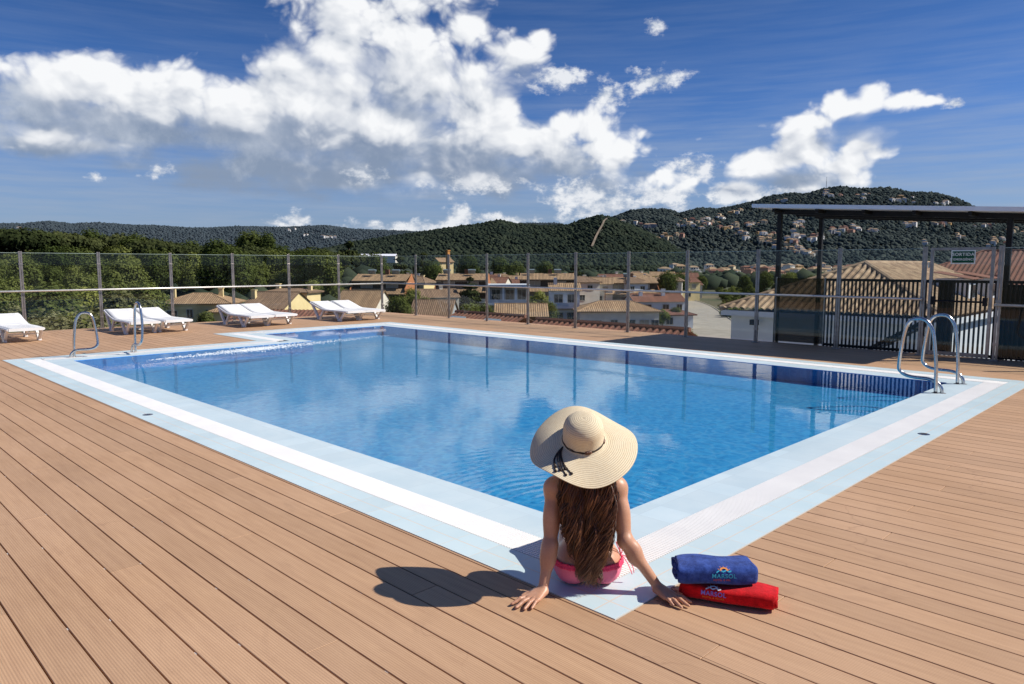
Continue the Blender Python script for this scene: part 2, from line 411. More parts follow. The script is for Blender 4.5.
tag(sub.build('deck_substructure', M['dark_under']), kind='structure')
ter = MB()
for (c, d) in (((DX1-.14, 6.9, -5.2), (.3, 23.9, 9.6)), ((3.4, DY1-.14, -5.2), (17.0, .3, 9.6))): ter.box(c, d)
tag(ter.build('terrace_wall', M['white_wall']), kind='structure')

tiles = band(0, .25, .004, .004); band(0, 0, .004, -.06, tiles)
tag(tiles.build('pool_surround_tiles', M['pool_tile']), kind='structure')
ch = band(.25, .25, .004, -.09); band(.25, .50, -.09, -.09, ch); band(.50, .50, -.09, -.004, ch)
tag(ch.build('overflow_channel', M['channel']), kind='structure')
led = band(.50, .85, -.002, -.006)
tag(led.build('pool_ledge', M['ledge_tile']), kind='structure')
g = MB(); A, B = inset(.25), inset(.5)
for i in range(6):
    j = (i+1) % 6
    a0, a1, b0, b1 = (np.array(A[i]), np.array(A[j]), np.array(B[i]), np.array(B[j]))
    L = np.linalg.norm(a1-a0); d = (a1-a0)/L; nrm = np.array((-d[1], d[0])); rz = Matrix.Rotation(math.atan2(d[1], d[0]), 3, 'Z')
    s0 = float((b0-a0) @ d); s1 = float((b1-a0) @ d); lo, hi = min(max(0, s0), .26), max(L, L) - max(0, L-s1)
    s = lo+.012
    while s < hi-.006:
        c = a0+d*s+nrm*.125; g.box((c[0], c[1], -.006), (.0150, .236, .018), rz); s += .0215
    if s0 > 0:                                                   # convex corner block of the grate
        k = 0
        while k*.0215 < .24:
            w = k*.0215+.012; c = a0+d*(w)+nrm*(.125); g.box((c[0], c[1], -.006), (.0150, .236, .018), rz); k += 1
    for o in (.03, .125, .22):
        c = a0+d*((lo+hi)/2)+nrm*o; g.box((c[0], c[1], -.013), (hi-lo, .012, .012), rz)
tag(g.build('overflow_grate', M['grate']), kind='structure')
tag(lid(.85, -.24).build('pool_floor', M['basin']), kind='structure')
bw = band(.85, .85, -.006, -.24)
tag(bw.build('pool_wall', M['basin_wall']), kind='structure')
tag(lid(.85, -.012).build('pool_water', M['water']), kind='structure')
# frothy line of water along the far side
f = MB()
pa, pb = np.array((1.75, 11.1)), np.array((8.0, 12.0))
for i in range(2200):
    t = float(rng.beta(1.6, 2.6)) if i % 3 else float(np.clip(rng.normal(.33, .06), 0, 1)); p = pa+(pb-pa)*t; w = (.06+.20*math.sin(PI*min(1, t*1.1)))
    p = p+np.array((0, 1))*rng.normal(0, w*.6)+np.array((1, 0))*rng.normal(0, .05)
    r = rng.uniform(.003, .013)*(1.2-.9*abs(t-.35))
    f.ball((p[0], p[1], -.007), (r*rng.uniform(1, 2.2), r, r*.45), 3)
M['foam'] = mat('foam_white', (.80, .85, .88), rough=.5)
tag(f.build('foam', M['foam'], smooth=True), 'streak of white froth on the water near the far edge', 'foam', kind='stuff')
# drain caps set in the tile band
for (x, y, lab) in ((5.0, .125, 'round grey drain cap set in the pale tiles on the right of the pool'), (.125, 6.3, 'round grey drain cap set in the pale tiles on the left of the pool')):
    t = thing('drain_cap', lab, 'drain cap', (x, y, .004), 0, 'drain caps in the tile border')
    MB().lathe([(.001, .003), (.042, .003), (.050, .002), (.053, 0)], n=28).build('rim', M['steel'], t, smooth='auto')
    c = MB()
    for k in range(5): c.box(((k-2)*.014, 0, .0045), (.005, .055-abs(k-2)*.011, .002))
    c.build('slot_cover', M['post_steel'], t)

# ------------------------------------------------------------------ pool ladders
def arc(c, r, a0, a1, n, plane=(0, 1, 0)):
    return [(0, c[0]+r*math.cos(math.radians(a0+(a1-a0)*i/n)), c[1]+r*math.sin(math.radians(a0+(a1-a0)*i/n))) for i in range(n+1)]
def smooth_path(ctrl, n=10):
    P = [Vector(p) for p in ctrl]; P = [P[0]*2-P[1]]+P+[P[-1]*2-P[-2]]; R = []
    for i in range(1, len(P)-2):
        for k in range(n):
            t = k/n; a, b, c, d = P[i-1], P[i], P[i+1], P[i+2]
            R.append(.5*((2*b)+(c-a)*t+(2*a-5*b+4*c-d)*t*t+(3*b-3*c+d-a)*t**3))
    R.append(P[-2]); return R
def pool_ladder(loc, rz, label, twist=0):
    """local +Y points into the pool; rails stand at x = +-0.5"""
    t = thing('pool_ladder', label, 'pool ladder', loc, rz, 'pool ladders')
    for s in (-.5, .5):
        path = smooth_path([(s, 0, 0), (s, .012, .35), (s, .05, .68), (s, .085, .82), (s, .155, .915), (s, .25, .935), (s, .335, .90), (s, .385, .80),
                            (s, .425, .55), (s+.02, .45, .33), (s+.035, .44, .25), (s+.045, .37, .195), (s+.045, .26, .175), (s+.045, .10, .17), (s+.045, .0, .135), (s+.045, -.05, .07), (s+.045, -.062, 0)], 7)
        if s > 0 and twist: path = [Vector((s, 0, 0))+Matrix.Rotation(twist, 3, 'Z') @ ((p-Vector((s, 0, 0)))*.84) for p in path]
        MB().tube(path, .0215, 12).build('handrail', M['steel'], t, smooth=True)
        fl = MB()
        for (dx, dy) in ((0, 0), (.045, -.062)): fl.lathe([(.024, .012), (.045, .01), (.05, 0)], (s+dx, dy, 0), 20)
        fl.build('flange', M['post_steel'], t, smooth='auto')
    return t
pool_ladder((8.12, .72, -.012), 0, 'steel pool ladder handrails on the pool edge at right, near the glass gate')
pool_ladder((1.48, 12.42, -.012), PI, 'steel pool ladder handrails at the far left end of the pool, before the loungers', 1.1)

# ------------------------------------------------------------------ sun loungers (head at +Y, foot at -Y)
def lounger(label):
    t = thing('sun_lounger', label, 'sun lounger', (0, 0, 0), 0, 'white sun loungers along the fence')
    prof = [(-1.02, .27), (-.98, .305), (-.6, .31), (-.1, .31), (.15, .315), (.3, .335), (.62, .425), (.9, .50), (1.0, .515), (1.03, .49)]
    bed = MB(); W = .30; n = len(prof)
    pp = []                                                   # resampled profile
    for i in range(n-1):
        for k in range(6):
            a = k/6; pp.append((prof[i][0]*(1-a)+prof[i+1][0]*a, prof[i][1]*(1-a)+prof[i+1][1]*a))
    pp.append(prof[-1])
    seat = [p for p in pp if p[0] < .14]; back = [p for p in pp if p[0] > .16]
    def sheet(pts, name):
        m = MB(); V = []; F = []; xs = [-W, -.2, -.1, 0, .1, .2, W]; k = len(xs)
        for (y, z) in pts:
            for x_ in xs: V.append((x_, y, z-.012*(1-(x_/W)**2)))
        for i in range(len(pts)-1):
            for j in range(k-1): F.append((i*k+j, i*k+j+1, (i+1)*k+j+1, (i+1)*k+j))
        m.add(V, F); o = m.build(name, M['white_plastic'], t, smooth=True)
        sd = o.modifiers.new('thick', 'SOLIDIFY'); sd.thickness = .022
        return o
    sheet(seat, 'seat'); sheet(back, 'backrest')
    fr = MB()
    for s in (-1, 1):
        fr.tube(smooth_path([(s*.315, -1.01, .275), (s*.315, -.6, .285), (s*.315, .1, .285), (s*.315, .45, .33), (s*.315, .98, .475)], 5), .027, 8)
    fr.bar((-.31, -1.0, .275), (.31, -1.0, .275), .05, .06); fr.bar((-.31, .99, .485), (.31, .99, .485), .05, .05)
    fr.build('side_frame', M['white_plastic'], t, smooth='auto')
    for s in (-1, 1):
        for (yf, ya, za, yb, zb) in ((.50, .86, .44, .22, .30), (-.60, -.36, .285, -.88, .28)):
            m = MB()
            m.bar((s*.312, yf, .01), (s*.312, ya, za), .055, .075, (0, 1, 0)); m.bar((s*.308, yf-.02, .012), (s*.308, yb, zb), .05, .065, (0, 1, 0))
            m.box((s*.31, yf-.01, .02), (.062, .15, .04))
            m.build('leg', M['white_plastic'], t, bevel=.008)
    for yb_ in (.40, -.7): MB().bar((-.31, yb_, .16), (.31, yb_, .16), .03, .03).build('cross_bar', M['white_plastic'], t)
    return t
LL = [(.05, 16.80, .00, 'white sun lounger partly out of frame at the far left edge'),
      (.95, 16.80, .02, 'white sun lounger by the left edge, second from the left fence end'),
      (3.35, 16.92, -.02, 'white sun lounger behind the far ladder, left one of that pair'),
      (4.07, 16.98, .03, 'white sun lounger behind the far ladder, right one of that pair'),
      (6.16, 16.90, .0, 'white sun lounger in front of the tan gabled house, left one of that pair'),
      (6.84, 16.98, .03, 'white sun lounger in front of the tan gabled house, right one of that pair'),
      (8.95, 16.82, .01, 'white sun lounger nearest the fence corner, left one of that pair'),
      (9.64, 16.84, -.02, 'white sun lounger nearest the fence corner, right one of that pair')]
L0 = lounger(LL[0][3])
for i, (x, y, r, lab) in enumerate(LL):
    o = L0 if i == 0 else copy_tree(L0)
    o.location = (x, y, 0); o.rotation_euler = (0, 0, r); o['label'] = lab

# ------------------------------------------------------------------ glass fence
FH = 1.90
def fence(name, label, p0, p1, posts, group, railz=1.0, side=1, end_panels=(True, True)):
    """posts: distances from p0 along the run"""
    p0 = Vector((*p0, 0)); p1 = Vector((*p1, 0)); d = (p1-p0); L = d.length; d.normalize()
    t = thing(name, label, 'fence', p0, math.atan2(d.y, d.x), group)       # local +X along run, local +Y*side faces the pool
    for s in posts:
        m = MB()
        for dx in (-.021, .021): m.box((s+dx, 0, FH/2+.01), (.034, .030, FH+.02))
        m.box((s, 0, .006), (.13, .11, .012))
        for z in (.28, 1.0, 1.62): m.box((s, 0, z), (.085, .040, .05))
        m.bar((s, side*.02, railz), (s, side*.075, railz), .014, .014)
        m.build('post', M['post_steel'], t, bevel=.002)
    e = [0]+list(posts)+[L]
    for i in range(len(e)-1):
        a, b = e[i]+(.036 if i else 0), e[i+1]-(.036 if i < len(e)-2 else 0)
        if b-a < .1: continue
        if i == 0 and not end_panels[0] or i == len(e)-2 and not end_panels[1]: continue
        m = MB().add([(a, 0, .07), (b, 0, .07), (b, 0, FH-.02), (a, 0, FH-.02)], [(0, 1, 2, 3)])
        m.box(((a+b)/2, 0, FH-.0155), (b-a, .010, .007), m=1); m.build('glass_panel', [M['glass'], M['glass_edge']], t)
    MB().tube([(0, side*.085, railz), (L, side*.085, railz)], .023, 10).build('rail', M['rail_steel'], t, smooth=True)
    return t
FX, FY = 11.7, 18.45
xp = [-3.5, -1.85, -.2, 1.48, 3.14, 4.88, 6.58, 8.31, 10.03]
fence('glass_fence', 'left run of the glass fence with steel posts behind the sun loungers', (FX, FY), (-4.4, FY), [.02]+[FX-x for x in reversed(xp)], 'glass pool fence', .985, 1)
yp = [16.63, 15.01, 13.33, 11.71, 10.04, 8.41, 6.82, 5.16, 3.52, 2.06]
fence('glass_fence', 'long middle run of the glass fence between the corner and the gate', (FX, 2.05), (FX, FY-.05), [y-2.05 for y in reversed(yp)], 'glass pool fence', 1.0, 1, (True, True))
fence('glass_fence', 'short run of the glass fence at the right edge beyond the gate', (FX, -4.4), (FX, .96), [1.9, 3.62, 5.32], 'glass pool fence', .94, 1)
gt = thing('glass_gate', 'framed glass gate with a push bar between two runs of the fence', 'gate', (FX, 1.0, 0))
m = MB()
for y in (.035, .945): m.box((0, y, .97), (.05, .05, 1.86))
m.box((0, .49, 1.875), (.05, .86, .045)); m.box((0, .49, .07), (.05, .86, .06)); m.build('gate_frame', M['post_steel'], gt, bevel=.003)
MB().add([(0, .06, .1), (0, .92, .1), (0, .92, 1.852), (0, .06, 1.852)], [(0, 1, 2, 3)]).build('glass_panel', M['glass'], gt)
m = MB(); m.tube([(-.09, .08, .98), (-.09, .90, .98)], .017, 10)
for y in (.1, .88): m.box((-.055, y, .985), (.09, .06, .14))
m.build('push_bar', M['black_paint'], gt, smooth='auto')
m = MB()
for z in (.3, 1.6): MB().tube([(-.03, .985, z-.05), (-.03, .985, z+.05)], .016, 8).build('hinge', M['steel'], gt)
# ---- text helper
def text_mesh(txt, height, extrude=0.0):
    cu = bpy.data.curves.new('txt', 'FONT'); cu.body = txt; cu.align_x = 'CENTER'; cu.align_y = 'CENTER'; cu.size = height; cu.extrude = extrude; cu.offset = height*.02; cu.space_character = 1.12
    o = bpy.data.objects.new('txt', cu); COL.objects.link(o); bpy.context.view_layer.update()
    me = bpy.data.meshes.new_from_object(o.evaluated_get(bpy.context.evaluated_depsgraph_get()))
    V = [tuple(v.co) for v in me.vertices]; F = [tuple(p.vertices) for p in me.polygons]
    bpy.data.objects.remove(o); bpy.data.curves.remove(cu); bpy.data.meshes.remove(me)
    return V, F
# exit sign: local x to the viewer's right = -Y world
sg = thing('exit_sign', 'small green emergency exit sign hung at the top of the glass gate', 'sign', (FX-.035, 1.465, 1.735), -PI/2)
MB().box((0, 0, 0), (.365, .008, .235)).build('border', M['sign_pale'], sg, bevel=.002)
MB().box((0, -.0065, 0), (.325, .004, .195)).build('plate', M['sign_green'], sg)
for (tx, z, h) in (('SORTIDA', .042, .072), ("D'EMERGÈNCIA", -.042, .052)):
    V, F = text_mesh(tx, h); MB().add([(v[0], -.0095, v[1]+z) for v in V], F).build('lettering', M['sign_pale'], sg)

# ------------------------------------------------------------------ canopy and slat screen behind the fence
XC = 12.25
pA = on_x(777, 300, XC); pC = on_x(1005, 300, XC); XB = 14.3; pB = on_x(818, 300, XB)
cn = thing('flat_canopy', 'dark steel canopy with a thin pale flat roof over the stairwell behind the gate', 'canopy', (XC, pA[1], 0))
def zr(y): return 2.70-(pA[1]-y)*.068          # roof underside falls gently towards the right
for (X, y) in ((XC, pA[1]), (XB, pB[1]), (XC, pC[1]), (XB, .55)):
    MB().box((X-XC, y-pA[1], (zr(y)-.05)/2-.25), (.085, .085, zr(y)-.05+.5)).build('post', M['black_paint'], cn, bevel=.004)
y1, y0 = pA[1]+.36, .38
m = MB()
def slab(mm, xa, xb, ya, yb, za, th):
    mm.add([(xa-XC, ya-pA[1], zr(ya)+za), (xb-XC, ya-pA[1], zr(ya)+za), (xb-XC, yb-pA[1], zr(yb)+za), (xa-XC, yb-pA[1], zr(yb)+za),
            (xa-XC, ya-pA[1], zr(ya)+za+th), (xb-XC, ya-pA[1], zr(ya)+za+th), (xb-XC, yb-pA[1], zr(yb)+za+th), (xa-XC, yb-pA[1], zr(yb)+za+th)],
           [(0, 3, 2, 1), (4, 5, 6, 7), (0, 1, 5, 4), (1, 2, 6, 5), (2, 3, 7, 6), (3, 0, 4, 7)])
slab(m, XC-.55, XB+.35, y0, y1, .052, .075); m.build('roof', M['fascia'], cn)
m = MB()
for X in (XC, (XC+XB)/2, XB): slab(m, X-.04, X+.04, y0+.1, y1-.25, -.05, .098)
for y in np.linspace(y0+.2, y1-.4, 6): slab(m, XC-.4, XB+.2, y-.03, y+.03, -.02, .066)
m.build('roof_beam', M['black_paint'], cn)
ysl = on_x(823, 348, 12.12)[1]; ypn = on_x(774, 344, 12.12)[1]
sc_ = thing('slat_screen', 'waist high screen of narrow dark vertical slats along the stairwell', 'screen', (12.12, ysl, 0), -PI/2)
m = MB(); Ls = ysl+2.2; k = 0
while k*.072 < Ls:
    m.box((k*.072, 0, .62), (.030, .028, 1.38)); k += 1
sl = m.build('slats', M['black_paint'], sc_)
m = MB(); m.box((Ls/2, .03, 1.31), (Ls, .04, .05)); m.box((Ls/2, .03, .02), (Ls, .04, .05)); m.build('rail', M['black_paint'], sc_)
for (s0, s1, z1) in ((ysl-1.93, ysl-1.68, 1.30), (ysl-.92, ysl+1.7, 1.27)):
    MB().box(((s0+s1)/2, .075, z1/2), (s1-s0, .02, z1)).build('backing_panel', M['dark_panel'], sc_)
pn = thing('dark_panel', 'dark smoked screen panel below the left canopy post', 'panel', (12.12, (ypn+ysl)/2, 0), -PI/2)
w = ypn-ysl-.04
MB().add([(-w/2, 0, .02), (w/2, 0, .02), (w/2, 0, 1.33), (-w/2, 0, 1.33)], [(0, 1, 2, 3)]).build('sheet', M['smoked'], pn)
for s in (-1, 1): MB().box((s*(w/2+.012), 0, .67), (.022, .05, 1.36)).build('edge_trim', M['post_steel'], pn)
st = thing('outdoor_stair', 'dark metal stair going down behind the slat screen', 'stair', (13.1, on_x(868, 349, 13.1)[1], 0))
yl = on_x(935, 312, 13.1)[1]-on_x(868, 349, 13.1)[1]
for xs in (0, .9): MB().bar((xs, 0, -.12), (xs, yl, .62), .05, .07).build('stringer', M['black_paint'], st)
m = MB()
for k in range(7): m.box((.45, yl*(k+.5)/7, -.12+.74*(k+.5)/7), (.9, abs(yl)/7, .03))
m.build('tread', M['dark_panel'], st)

# ------------------------------------------------------------------ rolled towels
SEAT = np.array([.242, .358]); FV = np.array([1, 1])/2**.5; RV = np.array([1, -1])/2**.5
def body_xy(r, f): return SEAT+RV*r+FV*f
def towel_mat(name, c, c2):
    m, q, out = new_mat(name); b = q.n('ShaderNodeBsdfPrincipled'); q.l(b.outputs[0], out.inputs[0])
    tc = q.n('ShaderNodeTexCoord').outputs['Object']
    sh = q.noise(tc, 26, 5, .7); q.l(q.mix(q.ramp(sh, .36, .66), c, c2), b.inputs['Base Color'])
    b.inputs['Roughness'].default_value = .95; b.inputs['Sheen Weight'].default_value = .12; b.inputs['Specular IOR Level'].default_value = .15
    h = q.math('ADD', q.math('MULTIPLY', sh, .7), q.math('MULTIPLY', q.noise(tc, 420, 2), .5))
    q.l(q.bump(h, .8, .006), b.inputs['Normal']); return m
M['towel_blue'] = towel_mat('towel_blue', (.016, .040, .19), (.050, .105, .40))
M['towel_red'] = towel_mat('towel_red', (.46, .003, .006), (.78, .008, .014))
M['cyan_print'] = mat('cyan_print', (.05, .55, .80), rough=.7); M['orange_print'] = mat('orange_print', (.85, .30, .05), rough=.7)
M['red_print'] = mat('red_print', (.60, .10, .10), rough=.7); M['white_print'] = mat('white_print', (.8, .82, .85), rough=.7)
M['violet_print'] = mat('violet_print', (.22, .20, .75), rough=.7); M['amber_print'] = mat('amber_print', (.75, .16, .01), rough=.7)
def towel(name, label, loc, rz, Lx, D, H, m, mw, ml, mo, cx, vs, seed, sag=0.0):
    t = thing(name, label, 'towel', loc, rz, 'rolled towels')
    r_ = np.random.default_rng(seed); turns = 4; N = 56*turns; path = []
    for i in range(N+1):
        a = 2*PI*i/56; k = 1-(i/N)*.80; e = 3.8
        c, s = math.cos(a-PI*.55), math.sin(a-PI*.55)                       # starts low at the front and runs over the front, top and back
        x = math.copysign(abs(c)**(2/e), c); z = math.copysign(abs(s)**(2/e), s)
        path.append((-x*D/2*(k*.96+.04)*1.0, z*(H/2-.006)*k))
    nx = 30; V = []; F = []
    for i, (py, pz) in enumerate(path):
        for j in range(nx+1):
            u = j/nx; x = (u-.5)*Lx
            f_ = math.sin(i*.23+u*5+seed)*.0016+math.sin(u*9+i*.045+seed*2)*.0028
            k = 1-.055*math.exp(-((u-.0)/.06)**2)-.055*math.exp(-((u-1)/.06)**2)
            edge = .010*math.sin(i*.16+seed)*(1 if u > .5 else -1)*max(0, abs(u-.5)*2-.75)*4
            zz = pz*k+f_*(1 if pz > 0 else .3)+H/2-sag*(abs(u-.5)*2)**2*.0
            V.append((x+edge, py*k+f_, max(.004, zz)))
    w = nx+1
    for i in range(N):
        for j in range(nx): F.append((i*w+j, i*w+j+1, (i+1)*w+j+1, (i+1)*w+j))
    o = np_mesh('towel_roll', V, F, m, t, smooth=True)
    sd = o.modifiers.new('thick', 'SOLIDIFY'); sd.thickness = .0075; sd.offset = -1
    P = np.array([(p[0], p[1]+H/2) for p in path[:57]]); S = np.concatenate([[0], np.cumsum(np.linalg.norm(np.diff(P, axis=0), axis=1))])
    # front face: find the arc position nearest the front middle
    i0 = int(np.argmin(P[:, 0]+abs(P[:, 1]-H*.5)*.2))
    sgn = 1 if P[min(i0+3, 56), 1] > P[i0, 1] else -1
    def face(u, v, lift=.0035):
        s = np.clip(S[i0]+sgn*v, 0, S[-1]); y = np.interp(s, S, P[:, 0]); z = np.interp(s, S, P[:, 1])
        e = .003; ty = np.interp(s+e, S, P[:, 0])-np.interp(s-e, S, P[:, 0]); tz = np.interp(s+e, S, P[:, 1])-np.interp(s-e, S, P[:, 1])
        nl = math.hypot(ty, tz)+1e-9; ny, nz = tz/nl, -ty/nl
        if ny*(y)+nz*(z-H/2) < 0: ny, nz = -ny, -nz
        return (u, y+ny*lift, z+nz*lift)
    def put(nm, V, F, mt, v0): MB().add([face(cx+a[0], v0+a[1]) for a in V], F).build(nm, mt, t)
    V, F = text_mesh('MARSOL', .028); put('lettering', V, F, mw, vs)
    V, F = text_mesh('HOTEL & RELAX', .0125); put('small_lettering', V, F, ml, vs-.0185)
    V = []; F = []
    for k in range(15):                                                     # half sun ring
        a = PI*k/14; V += [(.021*math.cos(a), .021*math.sin(a)*.8), (.012*math.cos(a), .012*math.sin(a)*.8)]
    F = [(2*k, 2*k+1, 2*k+3, 2*k+2) for k in range(14)]
    for k in range(5):
        a = PI*(k+.5)/5; b = len(V); c, s = math.cos(a), math.sin(a)*.85
        V += [(.024*c-.002*s, .024*s+.002*c), (.024*c+.002*s, .024*s-.002*c), (.032*c, .032*s)]; F.append((b, b+1, b+2))
    put('sun_emblem', V, F, mo, vs+.024)
    wv = [(-.036, -.004), (-.018, .006), (-.004, -.001), (.012, .006), (.022, -.001), (.034, .003)]
    V = []; F = []
    for i, (a, b) in enumerate(wv): V += [(a, b), (a, b+.006)]
    F = [(2*k, 2*k+2, 2*k+3, 2*k+1) for k in range(len(wv)-1)]
    put('wave_emblem', V, F, M['white_print'] if m is M['towel_red'] else M['cyan_print'], vs+.018)
    return t
RZ0 = -PI/4
rx, ry = body_xy(.655, -.222)
towel('rolled_towel', 'red rolled towel lying on the deck under the blue one', (rx, ry, .0), RZ0-math.radians(21), .43, .185, .094, M['towel_red'], M['violet_print'], M['amber_print'], M['white_print'], -.062, .016, 3)
bx_, by_ = body_xy(.590, -.180)
towel('rolled_towel', 'blue rolled towel resting on top of the red one', (bx_, by_, .080), RZ0-math.radians(2), .36, .205, .114, M['towel_blue'], M['cyan_print'], M['red_print'], M['orange_print'], .028, .014, 5)

# ------------------------------------------------------------------ the bather: one body surface from a smooth distance field
GX0, GX1, GY0, GY1, GZ0, GZ1, H_ = -.48, .52, -.44, .86, -.03, .90, .004
gx = np.arange(GX0, GX1, H_, dtype=np.float32); gy = np.arange(GY0, GY1, H_, dtype=np.float32); gz = np.arange(GZ0, GZ1, H_, dtype=np.float32)
SD = np.full((len(gx), len(gy), len(gz)), .3, np.float32)
def _region(lo, hi):
    s = []
    for a, l, h in ((gx, lo[0], hi[0]), (gy, lo[1], hi[1]), (gz, lo[2], hi[2])):
        s.append(slice(int(np.searchsorted(a, l)), int(np.searchsorted(a, h))))
    return tuple(s)
def _merge(sl, d, k):
    a = SD[sl]; h = np.maximum(k-np.abs(a-d), 0)/k
    SD[sl] = np.minimum(a, d)-h*h*k*.25
def cone(p, q, r0, r1, k=.02, flat=None):
    p = np.array(p, float); q = np.array(q, float); R = max(r0, r1)+k+.03
    sl = _region(np.minimum(p, q)-R, np.maximum(p, q)+R)
    X, Y, Z = gx[sl[0]][:, None, None], gy[sl[1]][None, :, None], gz[sl[2]][None, None, :]
    d = q-p; L2 = float(d @ d)
    t = np.clip(((X-p[0])*d[0]+(Y-p[1])*d[1]+(Z-p[2])*d[2])/L2, 0, 1)
    zs = 1.0 if flat is None else flat
    dist = np.sqrt((X-p[0]-t*d[0])**2+(Y-p[1]-t*d[1])**2+((Z-p[2]-t*d[2])*zs)**2)-(r0+(r1-r0)*t)
    _merge(sl, dist.astype(np.float32), k)
def ell(c, r, k=.03, rot=None):
    c = np.array(c, float); r = np.array(r, float); R = max(r)+k+.03
    sl = _region(c-R, c+R)
    X, Y, Z = gx[sl[0]][:, None, None]-c[0], gy[sl[1]][None, :, None]-c[1], gz[sl[2]][None, None, :]-c[2]
    if rot is not None:
        X, Y, Z = (rot[0][0]*X+rot[0][1]*Y+rot[0][2]*Z), (rot[1][0]*X+rot[1][1]*Y+rot[1][2]*Z), (rot[2][0]*X+rot[2][1]*Y+rot[2][2]*Z)
    k0 = np.sqrt((X/r[0])**2+(Y/r[1])**2+(Z/r[2])**2); k1 = np.sqrt((X/r[0]**2)**2+(Y/r[1]**2)**2+(Z/r[2]**2)**2)+1e-6
    _merge(sl, (k0*(k0-1)/k1).astype(np.float32), k)
# trunk
ell((0, .005, .125), (.150, .105, .105), .03)
for s in (-1, 1): ell((s*.074, -.030, .092), (.088, .092, .093), .035)
ell((-.005, -.005, .27), (.110, .078, .14), .07)
ell((-.018, -.022, .40), (.134, .093, .15), .05)
ell((-.02, -.06, .44), (.115, .055, .10), .05)
cone((-.155, -.045, .493), (.120, -.045, .495), .048, .048, .05)
for s in (-1, 1):
    ell((-.02+s*.062, .062, .40), (.055, .05, .055), .03)
    cone((-.03+s*.03, -.05, .57), (-.02+s*.13, -.045, .515), .042, .034, .04)
    ell((-.02+s*.075, -.085, .44), (.05, .028, .07), .03)                   # shoulder blades
cone((-.028, -.052, .54), (-.035, -.035, .68), .052, .047, .035)
# head and face (looks over the pool)
HC = np.array((-.037, -.035, .755))
ell(HC, (.073, .092, .105), .03); ell(HC+(0, .035, -.058), (.054, .052, .052), .035)
cone(HC+(0, .088, .012), HC+(0, .108, -.022), .008, .013, .012)
for s in (-1, 1):
    ell(HC+(s*.033, .086, .018), (.016, .010, .010), .012)
    ell(HC+(s*.074, -.004, -.01), (.010, .020, .030), .008)
    ell(HC+(s*.012, .090, -.053), (.016, .010, .007), .008)
ell(HC+(0, .078, -.088), (.020, .018, .018), .02)
# arms
SH = {-1: np.array((-.178, -.045, .490)), 1: np.array((.142, -.045, .492))}
EL = {-1: np.array((-.198, -.125, .228)), 1: np.array((.172, -.125, .250))}
WR = {-1: np.array((-.232, -.188, .042)), 1: np.array((.322, -.168, .042))}
TIPS = {-1: [(-.415, -.312), (-.388, -.350), (-.345, -.370), (-.296, -.340)], 1: [(.462, -.272), (.444, -.312), (.408, -.332), (.370, -.300)]}
for s in (-1, 1):
    ell(SH[s], (.043, .045, .048), .04)
    cone(SH[s], EL[s], .041, .0325, .03); mid = SH[s]*.45+EL[s]*.55; ell(mid+(0, .004, 0), (.0355, .039, .085), .03)
    ell(EL[s], (.034, .034, .034), .02); ell(EL[s]+(0, -.016, 0), (.018, .018, .022), .02)
    fm = EL[s]*.72+WR[s]*.28; cone(EL[s], WR[s], .034, .0235, .025); ell(fm, (.037, .036, .055), .03)
    w = WR[s]; tips = [np.array(t) for t in TIPS[s]]
    main = (tips[1]+tips[2])/2-w[:2]; main /= np.linalg.norm(main); side = np.array((main[1], -main[0]))   # clockwise of main
    side = side if s < 0 else -side                                                                       # towards the thumb
    base = w[:2]+main*.012
    kn = []
    for i, off in enumerate((.031, .010, -.012, -.031)):
        reach = (.082, .086, .081, .072)[i]; kk = base+main*reach+side*off; kn.append(kk)
        cone((*base+side*off*.55, .030), (*kk, .0205), .017, .0118, .016)
    for i in range(4):
        tip = tips[i]; kk = kn[i]; v = tip-kk; Lf = np.linalg.norm(v); Lm = (.078, .085, .079, .064)[i]; v = v/Lf*max(min(Lf, Lm*1.1), Lm*.9)
        a = kk+v*.45; b = kk+v*.75; c = kk+v
        r = (.0096, .0098, .0094, .0083)[i]
        cone((*kk, .0215), (*a, .0215), r*1.14, r*1.05, .004); cone((*a, .0215), (*b, .0125), r*1.05, r*.95, .003); cone((*b, .0125), (*c, .0075), r*.95, r*.80, .003)
    tb = base+side*.026+main*.008; t1 = tb+side*.030+main*.030; t2 = t1+side*.012+main*.030
    cone((*tb, .026), (*t1, .017), .0145, .0112, .012); cone((*t1, .017), (*t2, .009), .0108, .0085, .004)
# legs: knees drawn up, feet on the wet ledge
for s in (-1, 1):
    hip = np.array((s*.078, .03, .088)); kn = np.array((s*.060, .365, .225)); an = np.array((s*.062, .60, .035))
    cone(hip, kn, .078, .050, .05); ell(kn, (.046, .05, .05), .03); cone(kn, an, .047, .031, .03)
    cf = kn*.65+an*.35; ell(cf+(0, -.018, -.01), (.044, .044, .075), .03)
    cone(an+(0, .005, -.005), an+(s*.008, .15, -.030), .030, .019, .02); ell(an+(0, -.025, -.012), (.026, .03, .026), .02)
    for i in range(5): cone(an+(s*(.008+(i-2)*.0125), .14, -.030), an+(s*(.008+(i-2)*.015), .185-abs(i-1)*.008*(1 if s else 1), -.034), .010, .0085, .004)
Zg = gz[None, None, :]; Yg = gy[None, :, None]
floor = np.where(Yg < .50, .0045, -.008)
SD = np.maximum(SD, (floor-Zg).astype(np.float32))
def sdf(P):
    P = np.asarray(P, float); q = (P-np.array((gx[0], gy[0], gz[0])))/H_
    q = np.clip(q, 0, np.array(SD.shape)-1.001); i = q.astype(int); f = q-i; r = 0
    for a in (0, 1):
        for b in (0, 1):
            for c in (0, 1):
                wgt = (f[..., 0] if a else 1-f[..., 0])*(f[..., 1] if b else 1-f[..., 1])*(f[..., 2] if c else 1-f[..., 2])
                r = r+wgt*SD[i[..., 0]+a, i[..., 1]+b, i[..., 2]+c]
    return r
